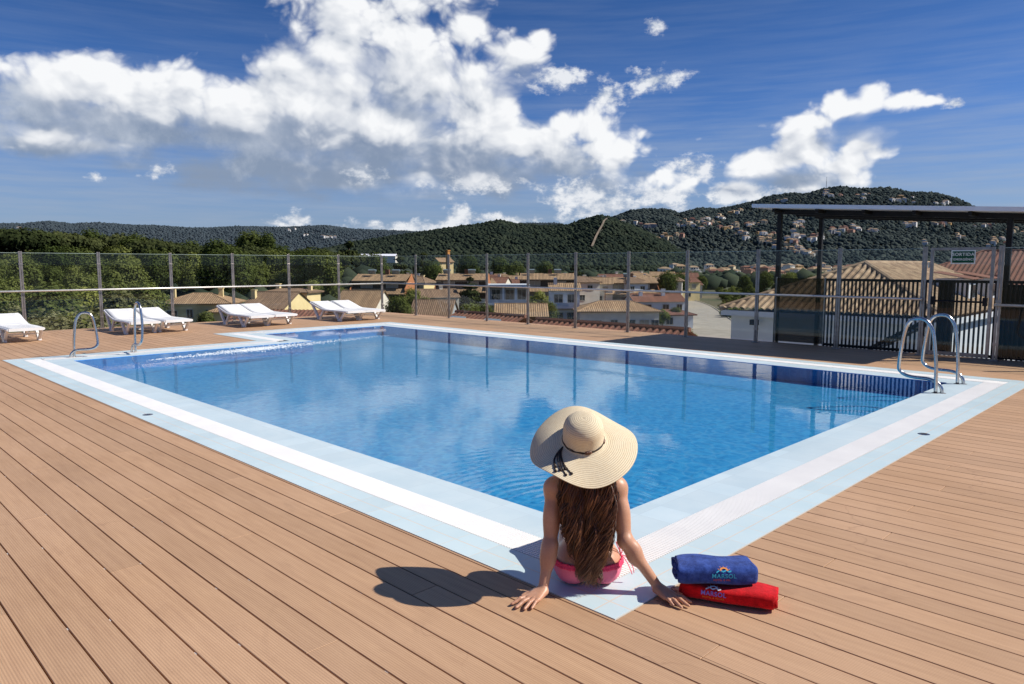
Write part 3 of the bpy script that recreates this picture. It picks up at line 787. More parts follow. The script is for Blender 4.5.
def surface_nets(D):
    neg = D < 0; nx, ny, nz = D.shape
    cnt = np.zeros((nx-1, ny-1, nz-1), np.int8)
    for a in (0, 1):
        for b in (0, 1):
            for c in (0, 1): cnt += neg[a:nx-1+a, b:ny-1+b, c:nz-1+c]
    act = np.argwhere((cnt > 0) & (cnt < 8)); idx = np.full(cnt.shape, -1, np.int32); idx[tuple(act.T)] = np.arange(len(act))
    acc = np.zeros((len(act), 3)); num = np.zeros(len(act))
    cs = [(0,0,0),(1,0,0),(0,1,0),(1,1,0),(0,0,1),(1,0,1),(0,1,1),(1,1,1)]
    for (i, j) in ((0,1),(2,3),(4,5),(6,7),(0,2),(1,3),(4,6),(5,7),(0,4),(1,5),(2,6),(3,7)):
        pa, pb = act+np.array(cs[i]), act+np.array(cs[j]); va = D[tuple(pa.T)]; vb = D[tuple(pb.T)]
        ok = (va < 0) != (vb < 0); t = np.where(ok, va/np.where(ok, va-vb, 1), 0)
        p = np.array(cs[i])+t[:, None]*(np.array(cs[j])-np.array(cs[i])); acc += np.where(ok[:, None], p, 0); num += ok
    V = act+acc/num[:, None]; F = []
    for ax in range(3):
        o = [0, 0, 0]; o[ax] = 1
        s0 = tuple(slice(1, n-1) for n in D.shape)
        e = np.argwhere(neg[s0] != neg[tuple(slice(1+o[k], D.shape[k]-1+o[k]) for k in range(3))])+1
        e = e[e[:, ax] < D.shape[ax]-1]
        u, v = [(1, 2), (2, 0), (0, 1)][ax]
        def cell(du, dv):
            q = e.copy(); q[:, u] -= du; q[:, v] -= dv; q = np.minimum(q, np.array(cnt.shape)-1); return idx[tuple(q.T)]
        Q = np.stack([cell(1, 1), cell(0, 1), cell(0, 0), cell(1, 0)], 1); fl = ~neg[tuple(e.T)]
        Q[fl] = Q[fl][:, ::-1]; F.append(Q[(Q >= 0).all(1)])
    return V, np.concatenate(F)
BV, BF = surface_nets(SD); BV = BV*H_+np.array((gx[0], gy[0], gz[0]))
def skin_material():
    m, q, out = new_mat('skin'); b = q.n('ShaderNodeBsdfPrincipled'); q.l(b.outputs[0], out.inputs[0])
    tc = q.n('ShaderNodeTexCoord').outputs['Object']
    col = q.mix(q.ramp(q.noise(tc, 9, 4), .35, .65), (.60, .33, .205), (.52, .265, .16))
    col = q.mix(q.ramp(q.noise(tc, 160, 2), .4, .7, 0, .25), col, (.36, .16, .095))
    col = q.mix(q.ramp(q.noise(tc, 22, 5, .7), .5, .8, 0, .35), col, (.62, .30, .20))
    q.l(col, b.inputs['Base Color']); b.inputs['Roughness'].default_value = .42
    b.inputs['Subsurface Weight'].default_value = .12; b.inputs['Subsurface Radius'].default_value = (.010, .004, .002); b.inputs['Subsurface Scale'].default_value = 1.0
    q.l(q.bump(q.noise(tc, 260, 3), .12, .002), b.inputs['Normal']); return m
M['skin'] = skin_material()
person = np_mesh('person', BV, BF, M['skin'], smooth=True)
person.location = (SEAT[0], SEAT[1], .004); person.rotation_euler = (0, 0, -PI/4)
tag(person, 'woman in a pink bikini and wide straw hat sitting on the pool corner', 'person')
cs_ = person.modifiers.new('relax', 'SMOOTH'); cs_.iterations = 2; cs_.factor = .4
M['eye'] = mat('eye_white', (.7, .68, .65), rough=.2); M['hairmat'] = None
for s in (-1, 1):
    MB().ball(tuple(HC+(s*.033, .0895, .018)), (.0095, .0075, .0075), 8).build('eye', M['eye'], person, smooth=True)
M['lip'] = mat('lip', (.42, .12, .11), rough=.4)
MB().ball(tuple(HC+(0, .0955, -.055)), (.020, .007, .007), 8).build('mouth', M['lip'], person, smooth=True)
# ---- bikini
M['pink'] = mat('pink_cloth', (.97, .25, .36), (.95, .20, .31), rough=.7, scale=12, bump=.2, bscale=160, bdist=.002)
M['hotpink'] = mat('pink_ruffle', (.92, .07, .19), (.85, .05, .15), rough=.7, scale=20)
def radial(phi, z, c=(0, .0)):
    d = np.stack([np.cos(phi), np.sin(phi)], -1); r = np.full(phi.shape, .02); hit = np.zeros(phi.shape, bool)
    for k in range(150):
        P = np.stack([c[0]+d[..., 0]*r, c[1]+d[..., 1]*r, z], -1); ins = sdf(P) < 0; hit |= ~ins; r = np.where(hit, r, r+.002)
    return r
def ring_cloth(name, c, phis, zlo, zhi, rows, mt, lift=.0035, wave=0.0, wn=0, clampf=None):
    n = len(phis); V = []; F = []
    for i in range(rows+1):
        t = i/rows; z = zlo*(1-t)+zhi*t; r = radial(phis, z, c)+lift
        if clampf is not None: r = np.minimum(r, clampf)
        if wave: r = r+wave*(.6+np.sin(np.arange(n)*wn+np.sin(np.arange(n)*.37)*1.5))*(.25+.75*abs(2*t-1))
        V.append(np.stack([c[0]+np.cos(phis)*r, c[1]+np.sin(phis)*r, z+(np.sin(np.arange(n)*wn*1.3)*.002 if wave else 0)], -1))
    V = np.concatenate(V)
    for i in range(rows):
        for j in range(n-1): F.append((i*n+j, i*n+j+1, (i+1)*n+j+1, (i+1)*n+j))
    o = np_mesh(name, V, F, mt, person, smooth=True)
    sd = o.modifiers.new('thick', 'SOLIDIFY'); sd.thickness = .0025; sd.offset = 1
    return o
ph = np.linspace(-PI*1.03, .03*PI, 150)           # round the back from hip to hip
dip = .018*np.exp(-((ph+PI/2)/.35)**2)
top = .118+.010*np.abs(np.cos(ph))-dip
ring_cloth('bikini_bottom', (0, .0), ph, np.full(150, .007), top-.002, 16, M['pink'])
ph2 = np.linspace(-PI*1.0, 0, 420); top2 = .118+.010*np.abs(np.cos(ph2))-.018*np.exp(-((ph2+PI/2)/.35)**2)
ring_cloth('ruffle', (0, .0), ph2, top2-.024, top2+.002, 4, M['hotpink'], .006, .0045, .62)
ring_cloth('bikini_top', (-.018, -.02), np.linspace(-PI*1.08, .08*PI, 150), np.full(150, .355), np.full(150, .382), 3, M['pink'], .0035, clampf=.155)
kx = float(radial(np.array([-.02*PI]), np.array([.128]), (0, 0))[0])
def P3(*a): return [tuple(p) for p in a]
m = MB()
k0_ = (kx+.004, -.004, .13)
m.ball(k0_, (.008, .010, .009), 6)
m.tube(smooth_path([k0_, (kx+.010, -.016, .165), (kx+.004, -.030, .195), (kx-.006, -.02, .16), k0_], 8), .0028, 6)
m.tube(smooth_path([k0_, (kx+.03, -.02, .125), (kx+.058, -.035, .085), (kx+.066, -.04, .05)], 8), .0024, 6)
m.tube(smooth_path([k0_, (kx+.018, -.02, .12), (kx+.038, -.035, .09), (kx+.056, -.045, .045)], 8), .0024, 6)
m.tube(smooth_path([k0_, (kx-.012, -.05, .19), (kx-.03, -.06, .22), (kx-.015, -.03, .18), (kx, .0, .15)], 8), .0026, 6)
m.build('side_tie', M['pink'], person, smooth=True)
# ---- straw hat
M_hat = None
def straw_material():
    m, q, out = new_mat('plaited_straw'); b = q.n('ShaderNodeBsdfPrincipled')
    a = q.n('ShaderNodeAttribute', attribute_name='tone').outputs['Fac']            # running length from the crown, in braid widths
    fr = q.math('FRACT', a); seam = q.ramp(q.math('ABSOLUTE', q.math('SUBTRACT', fr, .5)), .34, .5, 0, 1, True)
    tc = q.n('ShaderNodeTexCoord').outputs['Object']
    col = q.mix(q.ramp(q.noise(tc, 70, 4, .7), .3, .7), (.93, .80, .56), (.84, .69, .46))
    col = q.mix(q.ramp(q.noise(tc, 9, 3), .35, .7, 0, .4), col, (.95, .85, .64))
    col = q.mix(q.math('MULTIPLY', seam, .62), col, (.38, .26, .14))
    q.l(col, b.inputs['Base Color']); b.inputs['Roughness'].default_value = .75; b.inputs['Specular IOR Level'].default_value = .2
    h = q.math('ADD', q.math('MULTIPLY', q.math('SUBTRACT', 1.0, seam), 1.0), q.math('MULTIPLY', q.noise(tc, 220, 2), .5))
    q.l(q.bump(h, .6, .003), b.inputs['Normal'])
    t = q.n('ShaderNodeBsdfTranslucent'); q.l(q.mix(1.0, col, (.9, .75, .5), 'MULTIPLY'), t.inputs[0])
    mx = q.n('ShaderNodeMixShader'); mx.inputs[0].default_value = .12; q.l(b.outputs[0], mx.inputs[1]); q.l(t.outputs[0], mx.inputs[2]); q.l(mx.outputs[0], out.inputs[0])
    return m
M['straw'] = straw_material()
prof = [(.001, .138), (.02, .1375), (.04, .135), (.06, .128), (.075, .117), (.087, .101), (.0925, .082), (.0935, .05), (.0955, .018), (.099, .004), (.108, -.003), (.125, -.007)]
prof += [(.125+(.262-.125)*k/16, -.007-.040*(k/16)**1.6) for k in range(1, 17)]
pp = []
for i in range(len(prof)-1):
    for k in range(3): pp.append(tuple(prof[i][j]*(1-k/3)+prof[i+1][j]*k/3 for j in (0, 1)))
pp.append(prof[-1]); n = 120; V = []; T = []; s_ = 0
for i, (r, z) in enumerate(pp):
    if i: s_ += math.hypot(r-pp[i-1][0], z-pp[i-1][1])
    for k in range(n):
        a = 2*PI*k/n; w = max(0, (r-.115)/.147)
        dz = (.016*math.sin(2*a-1.17)+.024*math.sin(3*a+2.2)+.007*math.sin(5*a+.4))*w**1.5; rr = r*(1+.012*math.sin(3*a+1)*w+.016*w*math.sin(2*a-1.0))
        V.append((rr*math.cos(a), rr*1.0*math.sin(a)*(1.04 if r < .11 else 1.0), z+dz)); T.append(s_/.0092+k/n)
F = [(i*n+k, i*n+(k+1) % n, (i+1)*n+(k+1) % n, (i+1)*n+k) for i in range(len(pp)-1) for k in range(n)]
hat = np_mesh('sun_hat', V, F, M['straw'], person, tone=T, smooth=True)
sd = hat.modifiers.new('thick', 'SOLIDIFY'); sd.thickness = .003
hat.scale = (1.02, 1.02, 1.0); hat.location = (-.036, -.080, .744); hat.rotation_euler = (math.radians(29), math.radians(-3), 0)   # tipped back
M['cord'] = mat('dark_cord', (.035, .022, .016), rough=.8); M['bead'] = mat('wooden_bead', (.22, .085, .035), (.12, .05, .025), rough=.35, scale=30)
def hr(a, z): return (.0985*math.cos(a), .0985*1.04*math.sin(a), z)
m = MB(); m.tube([hr(2*PI*k/48, .010+.002*math.sin(k)) for k in range(48)], .0040, 6, closed=True)
m.tube([hr(2*PI*k/48, .0145+.0015*math.sin(k*1.7)) for k in range(48)], .0032, 6, closed=True); m.build('hat_band', M['cord'], hat, smooth=True)
for (a0) in (-1.52, -1.44, -1.36, -.36, -.30, -.24):
    MB().ball(hr(a0, .012), .0098 if a0 < -1 else .0085, 8).build('bead', M['bead'], hat, smooth=True)
ka = -2.80; kp = np.array(hr(ka, .008))
def brim_z(r, a):
    w = max(0, (r-.115)/.147); z = -.007-.040*max(0, (r-.125)/.137)**1.6
    return z+(.016*math.sin(2*a-1.17)+.024*math.sin(3*a+2.2)+.007*math.sin(5*a+.4))*w**1.5
for i, (da, Lr) in enumerate(((.50, .222), (.56, .246), (.64, .228), (.74, .210), (.82, .240), (.90, .222))):
    pts = []
    for k in range(9):
        t = k/8; r = .101+(Lr-.101)*t; a = ka+da*t+.03*math.sin(t*7+i)*t
        pts.append((r*math.cos(a), r*math.sin(a), max(brim_z(r, a)+.0055, .012*(1-t*6)-.02)+.001*(i % 3)))
    m = MB(); m.tube(pts, .0027, 5); m.ball(pts[-1], .0070, 6); m.ball(pts[-2], .0045, 6); m.build('tassel', M['cord'], hat, smooth=True)
# ---- long wavy hair
def hair_material():
    m, q, out = new_mat('brown_hair'); b = q.n('ShaderNodeBsdfPrincipled'); q.l(b.outputs[0], out.inputs[0])
    a = q.n('ShaderNodeAttribute', attribute_name='tone').outputs['Fac']
    sx = q.n('ShaderNodeSeparateXYZ'); q.l(q.n('ShaderNodeTexCoord').outputs['Object'], sx.inputs[0])
    low = q.ramp(sx.outputs[2], .10, .50, 1, 0)
    col = q.mix(a, (.016, .006, .003), (.165, .058, .023))
    col = q.mix(q.math('MULTIPLY', q.math('MULTIPLY', low, a), .55), col, (.34, .17, .075))
    q.l(col, b.inputs['Base Color']); b.inputs['Roughness'].default_value = .38; b.inputs['Specular IOR Level'].default_value = .45; b.inputs['Anisotropic'].default_value = .5
    return m
M['hair'] = hair_material()
zz = np.linspace(.02, .70, 69); rr_ = np.linspace(-.2, .2, 81)
fs = np.arange(-.40, .1, .003)
P = np.stack(np.meshgrid(rr_, fs, zz, indexing='ij'), -1); Dg = sdf(P) < 0
fb = np.where(Dg.any(1), fs[np.argmax(Dg, 1)], 0.05)                       # back surface of the body (r, z)
def fback(r, z):
    i = np.clip(np.round((r+.2)/.005).astype(int), 0, 80); j = np.clip(np.round((z-.02)/.01).astype(int), 0, 68); return fb[i, j]
zk = [.02, .06, .10, .16, .25, .33, .42, .50, .56, .62, .68, .74]
wk = [.040, .045, .052, .066, .090, .108, .122, .128, .120, .102, .092, .086]
ck = [.000, -.004, -.006, -.006, -.012, -.018, -.022, -.022, -.026, -.032, -.036, -.037]
NC = 78; NL = 1760; ns = 46; VV = []; FF = []; TT = []
CU = np.sort(rng.uniform(-1, 1, NC)); CL = [(rng.uniform(0, 6.28), rng.uniform(3.4, 5.4), rng.uniform(.7, 1.5), rng.random()**1.3, rng.random(), rng.random()) for _ in range(NC)]
for i in range(NL):
    ci = int(rng.integers(NC)); cph, cfr, camp, clay, cend, cton = CL[ci]
    uc = math.copysign(abs(CU[ci])**.85, CU[ci]); du = rng.normal(0, .075); u = uc
    layer = np.clip(clay+rng.normal(0, .12), 0, 1.15)
    zend = .012+.13*abs(u)**1.5+.16*cend**2.2+rng.gamma(1.2, .018)+(.12 if rng.random() < .12 else 0)*rng.random()
    z = np.linspace(.735, max(.028, min(zend, .5)), ns); t = np.linspace(0, 1, ns)
    r = np.interp(z, zk, ck)+(u+du*(1-.72*t))*np.interp(z, zk, wk)
    ph_ = cph+rng.normal(0, .28); fr = cfr+rng.normal(0, .1); amp = (.005+.022*t)*camp*rng.uniform(.8, 1.15)
    r = r+amp*np.sin(ph_+t*fr*2*PI*.62+np.sin(t*5+i)*.5)
    hang = -.125-.03*layer+.0*t
    base = fback(r, z)-.010-.032*layer
    f = np.minimum(base, np.interp(z, [.03, .2, .35, .5, .62, .74], [-.150, -.142, -.135, -.118, -.105, -.085])-.030*layer)
    # smooth along the strand
    for _ in range(5): f[1:-1] = (f[:-2]+f[1:-1]*2+f[2:])/4
    f = f+amp*.9*np.cos(ph_+t*fr*2*PI*.62)*.8-np.abs(amp)*.4
    ctr = np.stack([r, f, z], 1); rad = rng.uniform(.0011, .0031)*np.clip(1.15-t**3*.95, .2, 1)*(.6+.4*np.minimum(1, t*8))
    if rng.random() < .25: rad *= .45
    tg = np.gradient(ctr, axis=0); tg /= np.linalg.norm(tg, axis=1)[:, None]
    sd1 = np.cross(tg, (0, 1, 0.)); sd1 /= np.linalg.norm(sd1, axis=1)[:, None]; sd2 = np.cross(tg, sd1)
    ring = [ctr+(sd1*math.cos(k*PI/2+.4)*1.5+sd2*math.sin(k*PI/2+.4)*.8)*rad[:, None] for k in range(4)]
    b = len(VV)*4*ns; VV.append(np.stack(ring, 1).reshape(-1, 3))
    ii = np.arange(ns-1)[:, None]*4; kk = np.arange(4)[None, :]
    FF.append((b+np.stack([ii+kk, ii+(kk+1) % 4, ii+4+(kk+1) % 4, ii+4+kk], -1)).reshape(-1, 4))
    TT.append(np.full(4*ns, np.clip(rng.beta(1.6, 2.4)*.7+.42*cton-.05, 0, 1)))
np_mesh('hair', np.concatenate(VV), np.concatenate(FF), M['hair'], person, tone=np.concatenate(TT), smooth=True)
cap = MB(); cap.ball(tuple(HC+(0, -.014, .012)), (.082, .092, .108), 12)
cap.v[:] = [v if v[1] < HC[1]+.035+.04*max(0, (v[2]-HC[2])*8) or v[2] > HC[2]+.05 else (v[0]*.9+HC[0]*.1, HC[1]+.03, v[2]) for v in cap.v]
cap.build('hair_cap', M['hair'], person, smooth=True)

# ------------------------------------------------------------------ land: valley floor and hills
GZ = -10.0
def rise(r, fo):               # the wooded bank on the left climbs gently; the valley floor is flat
    u = np.asarray(r, float)/np.maximum(fo, 1)
    left = np.clip((-.16-u)/.45, 0, 1)
    return GZ+left*np.clip((fo-60)/260, 0, 1)*9.0
R_ = np.concatenate([np.linspace(20, 400, 60), np.geomspace(420, 30000, 40)]); U_ = np.linspace(-1.5, 1.5, 121)
V = []; 
for fo in R_:
    for u in U_: V.append(cw(u*fo, fo, float(rise(u*fo, fo))))
nu = len(U_); F = [(i*nu+j, i*nu+j+1, (i+1)*nu+j+1, (i+1)*nu+j) for i in range(len(R_)-1) for j in range(nu-1)]
gobj = np_mesh('ground', np.array(V), np.array(F), M['ground'], smooth=True); tag(gobj, kind='structure')
near = MB(); near.add([cw(-30000, -30000, GZ-.4), cw(30000, -30000, GZ-.4), cw(30000, 30000, GZ-.4), cw(-30000, 30000, GZ-.4)], [(0, 1, 2, 3)])
tag(near.build('terrain', M['ground']), kind='structure')

class Hill:
    def __init__(s, D, wf, wb, prof, z0=GZ, rough=6.0, seed=0):
        s.D, s.wf, s.wb, s.z0, s.rough = D, wf, wb, z0, rough
        p = np.array(prof, float); s.px, s.top = p[:, 0], p[:, 1]
        g = np.random.default_rng(seed); s.k = [(g.uniform(.7, 1.5), g.uniform(0, 6.3), g.uniform(0, 6.3)) for _ in range(8)]
    def height(s, r, fo):
        r = np.asarray(r, float); fo = np.asarray(fo, float); px = 512+732*r/np.maximum(fo, 1)
        crest = (265-np.interp(px, s.px, s.top))/732*s.D*1.0+CAMH
        t = np.where(fo < s.D, (s.D-fo)/s.wf, (fo-s.D)/s.wb); t = np.clip(t, 0, 1)
        b = .5+.5*np.cos(PI*t)
        n = 0
        for i, (k, a, c) in enumerate(s.k): n = n+math.pow(.6, i)*np.sin(r/s.D*(9+7*i)*k+a)*np.sin(fo/s.D*(8+7*i)*k+c)
        return s.z0+(crest-s.z0)*b+n*s.rough*b*(1-b)*4
    def mesh(s, name, m, u0, u1, nu=150, nf=60):
        fo = np.concatenate([np.linspace(s.D-s.wf, s.D, nf), np.linspace(s.D, s.D+s.wb, nf//2)[1:]]); u = np.linspace(u0, u1, nu)
        FO, U = np.meshgrid(fo, u, indexing='ij'); Rr = U*FO; Z = s.height(Rr, FO)-.5
        X = CAM[0]+RT[0]*Rr+FW[0]*FO; Y = CAM[1]+RT[1]*Rr+FW[1]*FO
        n = len(fo); F = [(i*nu+j, i*nu+j+1, (i+1)*nu+j+1, (i+1)*nu+j) for i in range(n-1) for j in range(nu-1)]
        o = np_mesh(name, np.stack([X, Y, Z], -1).reshape(-1, 3), np.array(F), m, smooth=True); return tag(o, kind='structure')
    def hit(s, x, y):            # where the sight line meets the slope
        f = np.linspace(s.D-s.wf, s.D+30, 700); r = ray(x, y); k = r[0]*FW[0]+r[1]*FW[1]; lat = (r[0]*RT[0]+r[1]*RT[1])/k
        z = CAMH+r[2]/k*f; h = s.height(lat*f, f); i = np.argmax(h > z)
        return (lat*f[i], f[i], h[i]) if h[i] > z[i] else None
far_r = Hill(4200, 1900, 900, [(-400, 233), (-200, 228), (-60, 226), (0, 225.5), (25, 226), (51, 223.5), (75, 226), (101, 225), (130, 227), (162, 228), (193, 230), (215, 230), (240, 228.5), (285, 229.5), (326, 227.5), (354, 231), (405, 233), (440, 234), (490, 231), (520, 225.5), (556, 225.3), (575, 229), (640, 238), (900, 245)], rough=10, seed=2)
mid_h = Hill(1500, 700, 500, [(250, 262), (330, 250), (359, 243.5), (418, 235), (456, 229.5), (478, 227), (500, 223), (518, 227), (538, 228.5), (568, 228), (585, 222), (598, 218.8), (612, 221), (640, 232), (680, 250), (720, 262)], rough=6, seed=4)
big_h = Hill(2100, 1150, 800, [(560, 262), (590, 236), (607, 222), (629, 214), (644, 212), (667, 213), (678, 216.5), (696, 212), (718, 212), (735, 209), (752, 205.5), (769, 200), (791, 197.5), (800, 199), (818, 194.5), (835, 191.5), (855, 194), (885, 193), (905, 197), (931, 198), (953, 203), (970, 211), (990, 219), (1060, 232), (1200, 240), (1500, 250)], rough=10, seed=9)
left_b = Hill(330, 240, 200, [(-500, 238), (-100, 247), (60, 250), (180, 256), (300, 262), (380, 267), (470, 272)], rough=1.5, seed=5)
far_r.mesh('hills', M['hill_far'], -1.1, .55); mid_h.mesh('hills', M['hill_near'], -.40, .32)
big_h.mesh('hills', M['hill_near'], .06, 1.2); left_b.mesh('hills', M['hill_near'], -1.3, -.05)

# ---- forest cover (nobody could count it): rough tree-crown lumps joined into one sheet per hill
bm = bmesh.new(); bmesh.ops.create_icosphere(bm, subdivisions=1, radius=1); IV = np.array([v.co for v in bm.verts]); IF = np.array([[v.index for v in f.verts] for f in bm.faces]); bm.free()
def forest(name, label, m, hill, N, u0, u1, f0, f1, size, zfun=None, skip=None):
    u = rng.uniform(u0, u1, N); f = np.sqrt(rng.uniform(f0*f0, f1*f1, N)) if zfun is not None else hill.D-hill.wf+(hill.wf+60)*rng.uniform(f0, 1, N)
    r = u*f; z = zfun(r, f) if zfun is not None else hill.height(r, f)
    if skip is not None: k = ~skip(512+732*u, f); r, f, z = r[k], f[k], z[k]
    n = len(r); s = rng.uniform(*size, n)*rng.choice([.8, 1, 1.25], n)
    C = np.stack([CAM[0]+RT[0]*r+FW[0]*f, CAM[1]+RT[1]*r+FW[1]*f, z+s*.45], -1)
    sc3 = np.stack([s*rng.uniform(.8, 1.25, n), s*rng.uniform(.8, 1.25, n), s*rng.uniform(.7, 1.15, n)], -1)
    J = 1+rng.uniform(-.32, .32, (n, len(IV), 1))
    V = C[:, None]+IV[None]*J*sc3[:, None]
    F = (IF[None]+(np.arange(n)*len(IV))[:, None, None]).reshape(-1, 3)
    dd = float(np.median(f)); pt = .28*np.sin(r/dd*46+2*np.sin(f/dd*31))*np.sin(f/dd*58+2*np.sin(r/dd*23+1)); T = np.clip(np.repeat(rng.beta(1.5, 2.6, n)+pt, len(IF))+rng.uniform(-.12, .12, n*len(IF)), 0, 1)
    o = np_mesh(name, V.reshape(-1, 3), F, m, tone=T, smooth=True); return tag(o, label, 'forest', kind='stuff')
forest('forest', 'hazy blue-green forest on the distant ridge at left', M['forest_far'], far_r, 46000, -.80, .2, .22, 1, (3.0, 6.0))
forest('forest', 'dark green forest on the middle hill', M['forest_mid'], mid_h, 22000, -.27, .24, .15, 1, (1.6, 3.4))
forest('forest', 'dark forest covering the big hill with scattered houses at right', M['forest_right'], big_h, 32000, .08, .85, .10, 1, (2.0, 4.3))
forest('forest', 'wooded valley floor between the nearer houses and the hills', M['forest_mid'], None, 7500, -.45, .95, 330, 1500, (2.6, 5.0), zfun=rise, skip=lambda px, f: (px > 655) & (px < 880) & (f > 600))
forest('forest', 'dense low wood filling the slope at the left behind the first trees', M['forest_mid'], left_b, 2600, -1.2, -.20, .15, 1, (1.7, 3.4))

# ------------------------------------------------------------------ trees: tapered trunk with limbs, crown of leaf clumps
def crown_mesh(lumps, leaves, leaf, seed, flat=1.0):
    g = np.random.default_rng(seed); V = []; T = []
    L = np.array(lumps, float); vol = L[:, 3]**2; cnt = np.maximum((leaves*vol/vol.sum()).astype(int), 8)
    for (cx, cy, cz, rad), n in zip(L, cnt):
        d = g.normal(size=(n, 3)); d /= np.linalg.norm(d, axis=1)[:, None]
        rr = rad*(g.uniform(0, 1, n)**.33)*(1+.16*np.sin(d[:, 0]*7+cx)*np.sin(d[:, 1]*6+cy)+.1*g.normal(size=n))
        c = np.array((cx, cy, cz))+d*rr[:, None]*np.array((1, 1, flat))
        cc = c-np.array((0, 0, L[:, 2].mean()-.8)); cc /= np.linalg.norm(cc, axis=1)[:, None]; nrm = d*.75+cc*.75+g.normal(size=(n, 3))*.42+np.array((0, 0, .25)); nrm /= np.linalg.norm(nrm, axis=1)[:, None]
        a = np.cross(nrm, g.normal(size=(n, 3))); a /= np.linalg.norm(a, axis=1)[:, None]; b = np.cross(nrm, a)
        s = leaf*g.uniform(.6, 1.4, (n, 1))
        q = np.stack([c-a*s, c+b*s*.7+nrm*s*.15, c+a*s, c-b*s*.7-nrm*s*.15], 1); V.append(q.reshape(-1, 3))
        ton = .25+.35*(rr/rad)+.25*d[:, 2]+g.normal(0, .13, n)+g.uniform(-.12, .12); T.append(np.clip(ton, 0, 1))  # painted light: tone brighter on lump tops and outer leaves, darker inside
    V = np.concatenate(V); return V, np.arange(len(V)).reshape(-1, 4), np.concatenate(T)
def lumps_round(R, H0, H1, n, seed, spread=.62):
    g = np.random.default_rng(seed); out = []
    for i in range(n):
        a = g.uniform(0, 2*PI); t = g.uniform(0, 1); z = H0+(H1-H0)*t; w = math.sin(PI*(.18+.74*t))
        q = R*spread*w*math.sqrt(g.uniform(.05, 1)); out.append((q*math.cos(a), q*math.sin(a), z, R*g.uniform(.30, .50)))
    return out
TREE = {}
def tree_proto(key, lumps, leaves, leaf, mkey, trunk_h, trunk_r, seed, flat=1.0):
    V, F, T = crown_mesh(lumps, leaves, leaf, seed, flat); g = random.Random(seed)
    m = MB(); top = trunk_h
    m.tube([(0, 0, -.4), (.05, .02, top*.35), (-.04, .06, top*.7), (.03, 0, top)], [trunk_r*1.25, trunk_r, trunk_r*.8, trunk_r*.55], 8)
    for (cx, cy, cz, rad) in lumps[:7]:
        z0 = top*g.uniform(.55, .95); m.tube([(0, 0, z0), (cx*.45, cy*.45, z0*.5+cz*.5), (cx*.9, cy*.9, cz)], [trunk_r*.45, trunk_r*.3, trunk_r*.12], 5)
    TREE[key] = (V, F, T, m, mkey)
tree_proto('round_dark', lumps_round(3.6, 3.4, 8.2, 15, 1), 6500, .19, 'leaf_dark', 4.6, .22, 1)
tree_proto('round_mid', lumps_round(3.4, 2.8, 7.6, 14, 2), 8500, .155, 'leaf_mid', 4.2, .20, 2)
tree_proto('round_light', lumps_round(3.0, 2.2, 6.4, 13, 3), 8000, .145, 'leaf_light', 3.4, .17, 3)
tree_proto('olive', lumps_round(2.5, 1.8, 4.9, 13, 4, .75), 6000, .11, 'leaf_olive', 2.8, .15, 4)
tree_proto('umbrella', [(math.cos(a)*q, math.sin(a)*q, 7.4-.13*q*q*.5+.3*math.sin(a*3), 1.55) for q, n in ((0.3, 2), (2.0, 6), (3.4, 10)) for a in [2*PI*i/n+q for i in range(n)]], 4200, .24, 'leaf_pine', 6.6, .24, 5, .62)
tree_proto('pine', [(math.cos(a)*q, math.sin(a)*q, z, s) for z, q, s, n in ((2.6, 1.9, 1.0, 6), (4.2, 1.7, 1.0, 6), (5.8, 1.3, .95, 5), (7.3, .9, .9, 4), (8.8, .3, .8, 2)) for a in [2*PI*i/n+z for i in range(n)]], 3200, .24, 'leaf_pine', 8.5, .22, 6, .7)
tree_proto('cypress', [(.08*math.sin(i*2), .08*math.cos(i*3), 1.0+i*.8, .95*math.sin(PI*min(1, .22+.66*i/9.))+.12) for i in range(10)], 2600, .18, 'leaf_pine', 3.0, .14, 7)
tree_proto('bush', lumps_round(1.5, .4, 1.9, 10, 8, .7), 1700, .13, 'leaf_mid', .9, .06, 8)
KIND = {'round_dark': ('leafy_tree', 'tree'), 'round_mid': ('leafy_tree', 'tree'), 'round_light': ('pale_tree', 'tree'), 'olive': ('olive_tree', 'tree'),
        'umbrella': ('stone_pine', 'tree'), 'pine': ('pine_tree', 'tree'), 'cypress': ('cypress_tree', 'tree'), 'bush': ('leafy_bush', 'bush')}
PROTO = {}
def tree(key, p, s, label, group=None, sz=1.0):
    if key not in PROTO:
        V, F, T, m, mk = TREE[key]; t = thing(KIND[key][0], label, KIND[key][1], (0, 0, 0), 0, group)
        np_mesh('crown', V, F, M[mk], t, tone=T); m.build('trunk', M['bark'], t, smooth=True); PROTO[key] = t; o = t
    else: o = copy_tree(PROTO[key])
    o.location = p; o.rotation_euler = (0, 0, rng.uniform(0, 6.28)); o.scale = (s, s, s*sz)
    o['label'] = label; o['category'] = KIND[key][1]
    if group: o['group'] = group
    elif 'group' in o: del o['group']
    return o
def ztop_scale(key): return {'round_dark': 9.2, 'round_mid': 8.5, 'round_light': 7.3, 'olive': 5.8, 'umbrella': 8.3, 'pine': 9.5, 'cypress': 9.2, 'bush': 2.4}[key]
def tree_px(key, x, ytop, d, label, group=None, zb=None, w=None):
    top = at(x, ytop, d); r = (x-512)/732*d; zb = float(rise(r, d)) if zb is None else zb
    h = max(1.0, top[2]-zb); s = h/ztop_scale(key); sz = 1.0
    if w is not None: sz = s/w; s = w
    return tree(key, (top[0], top[1], zb), s, label, group, sz)
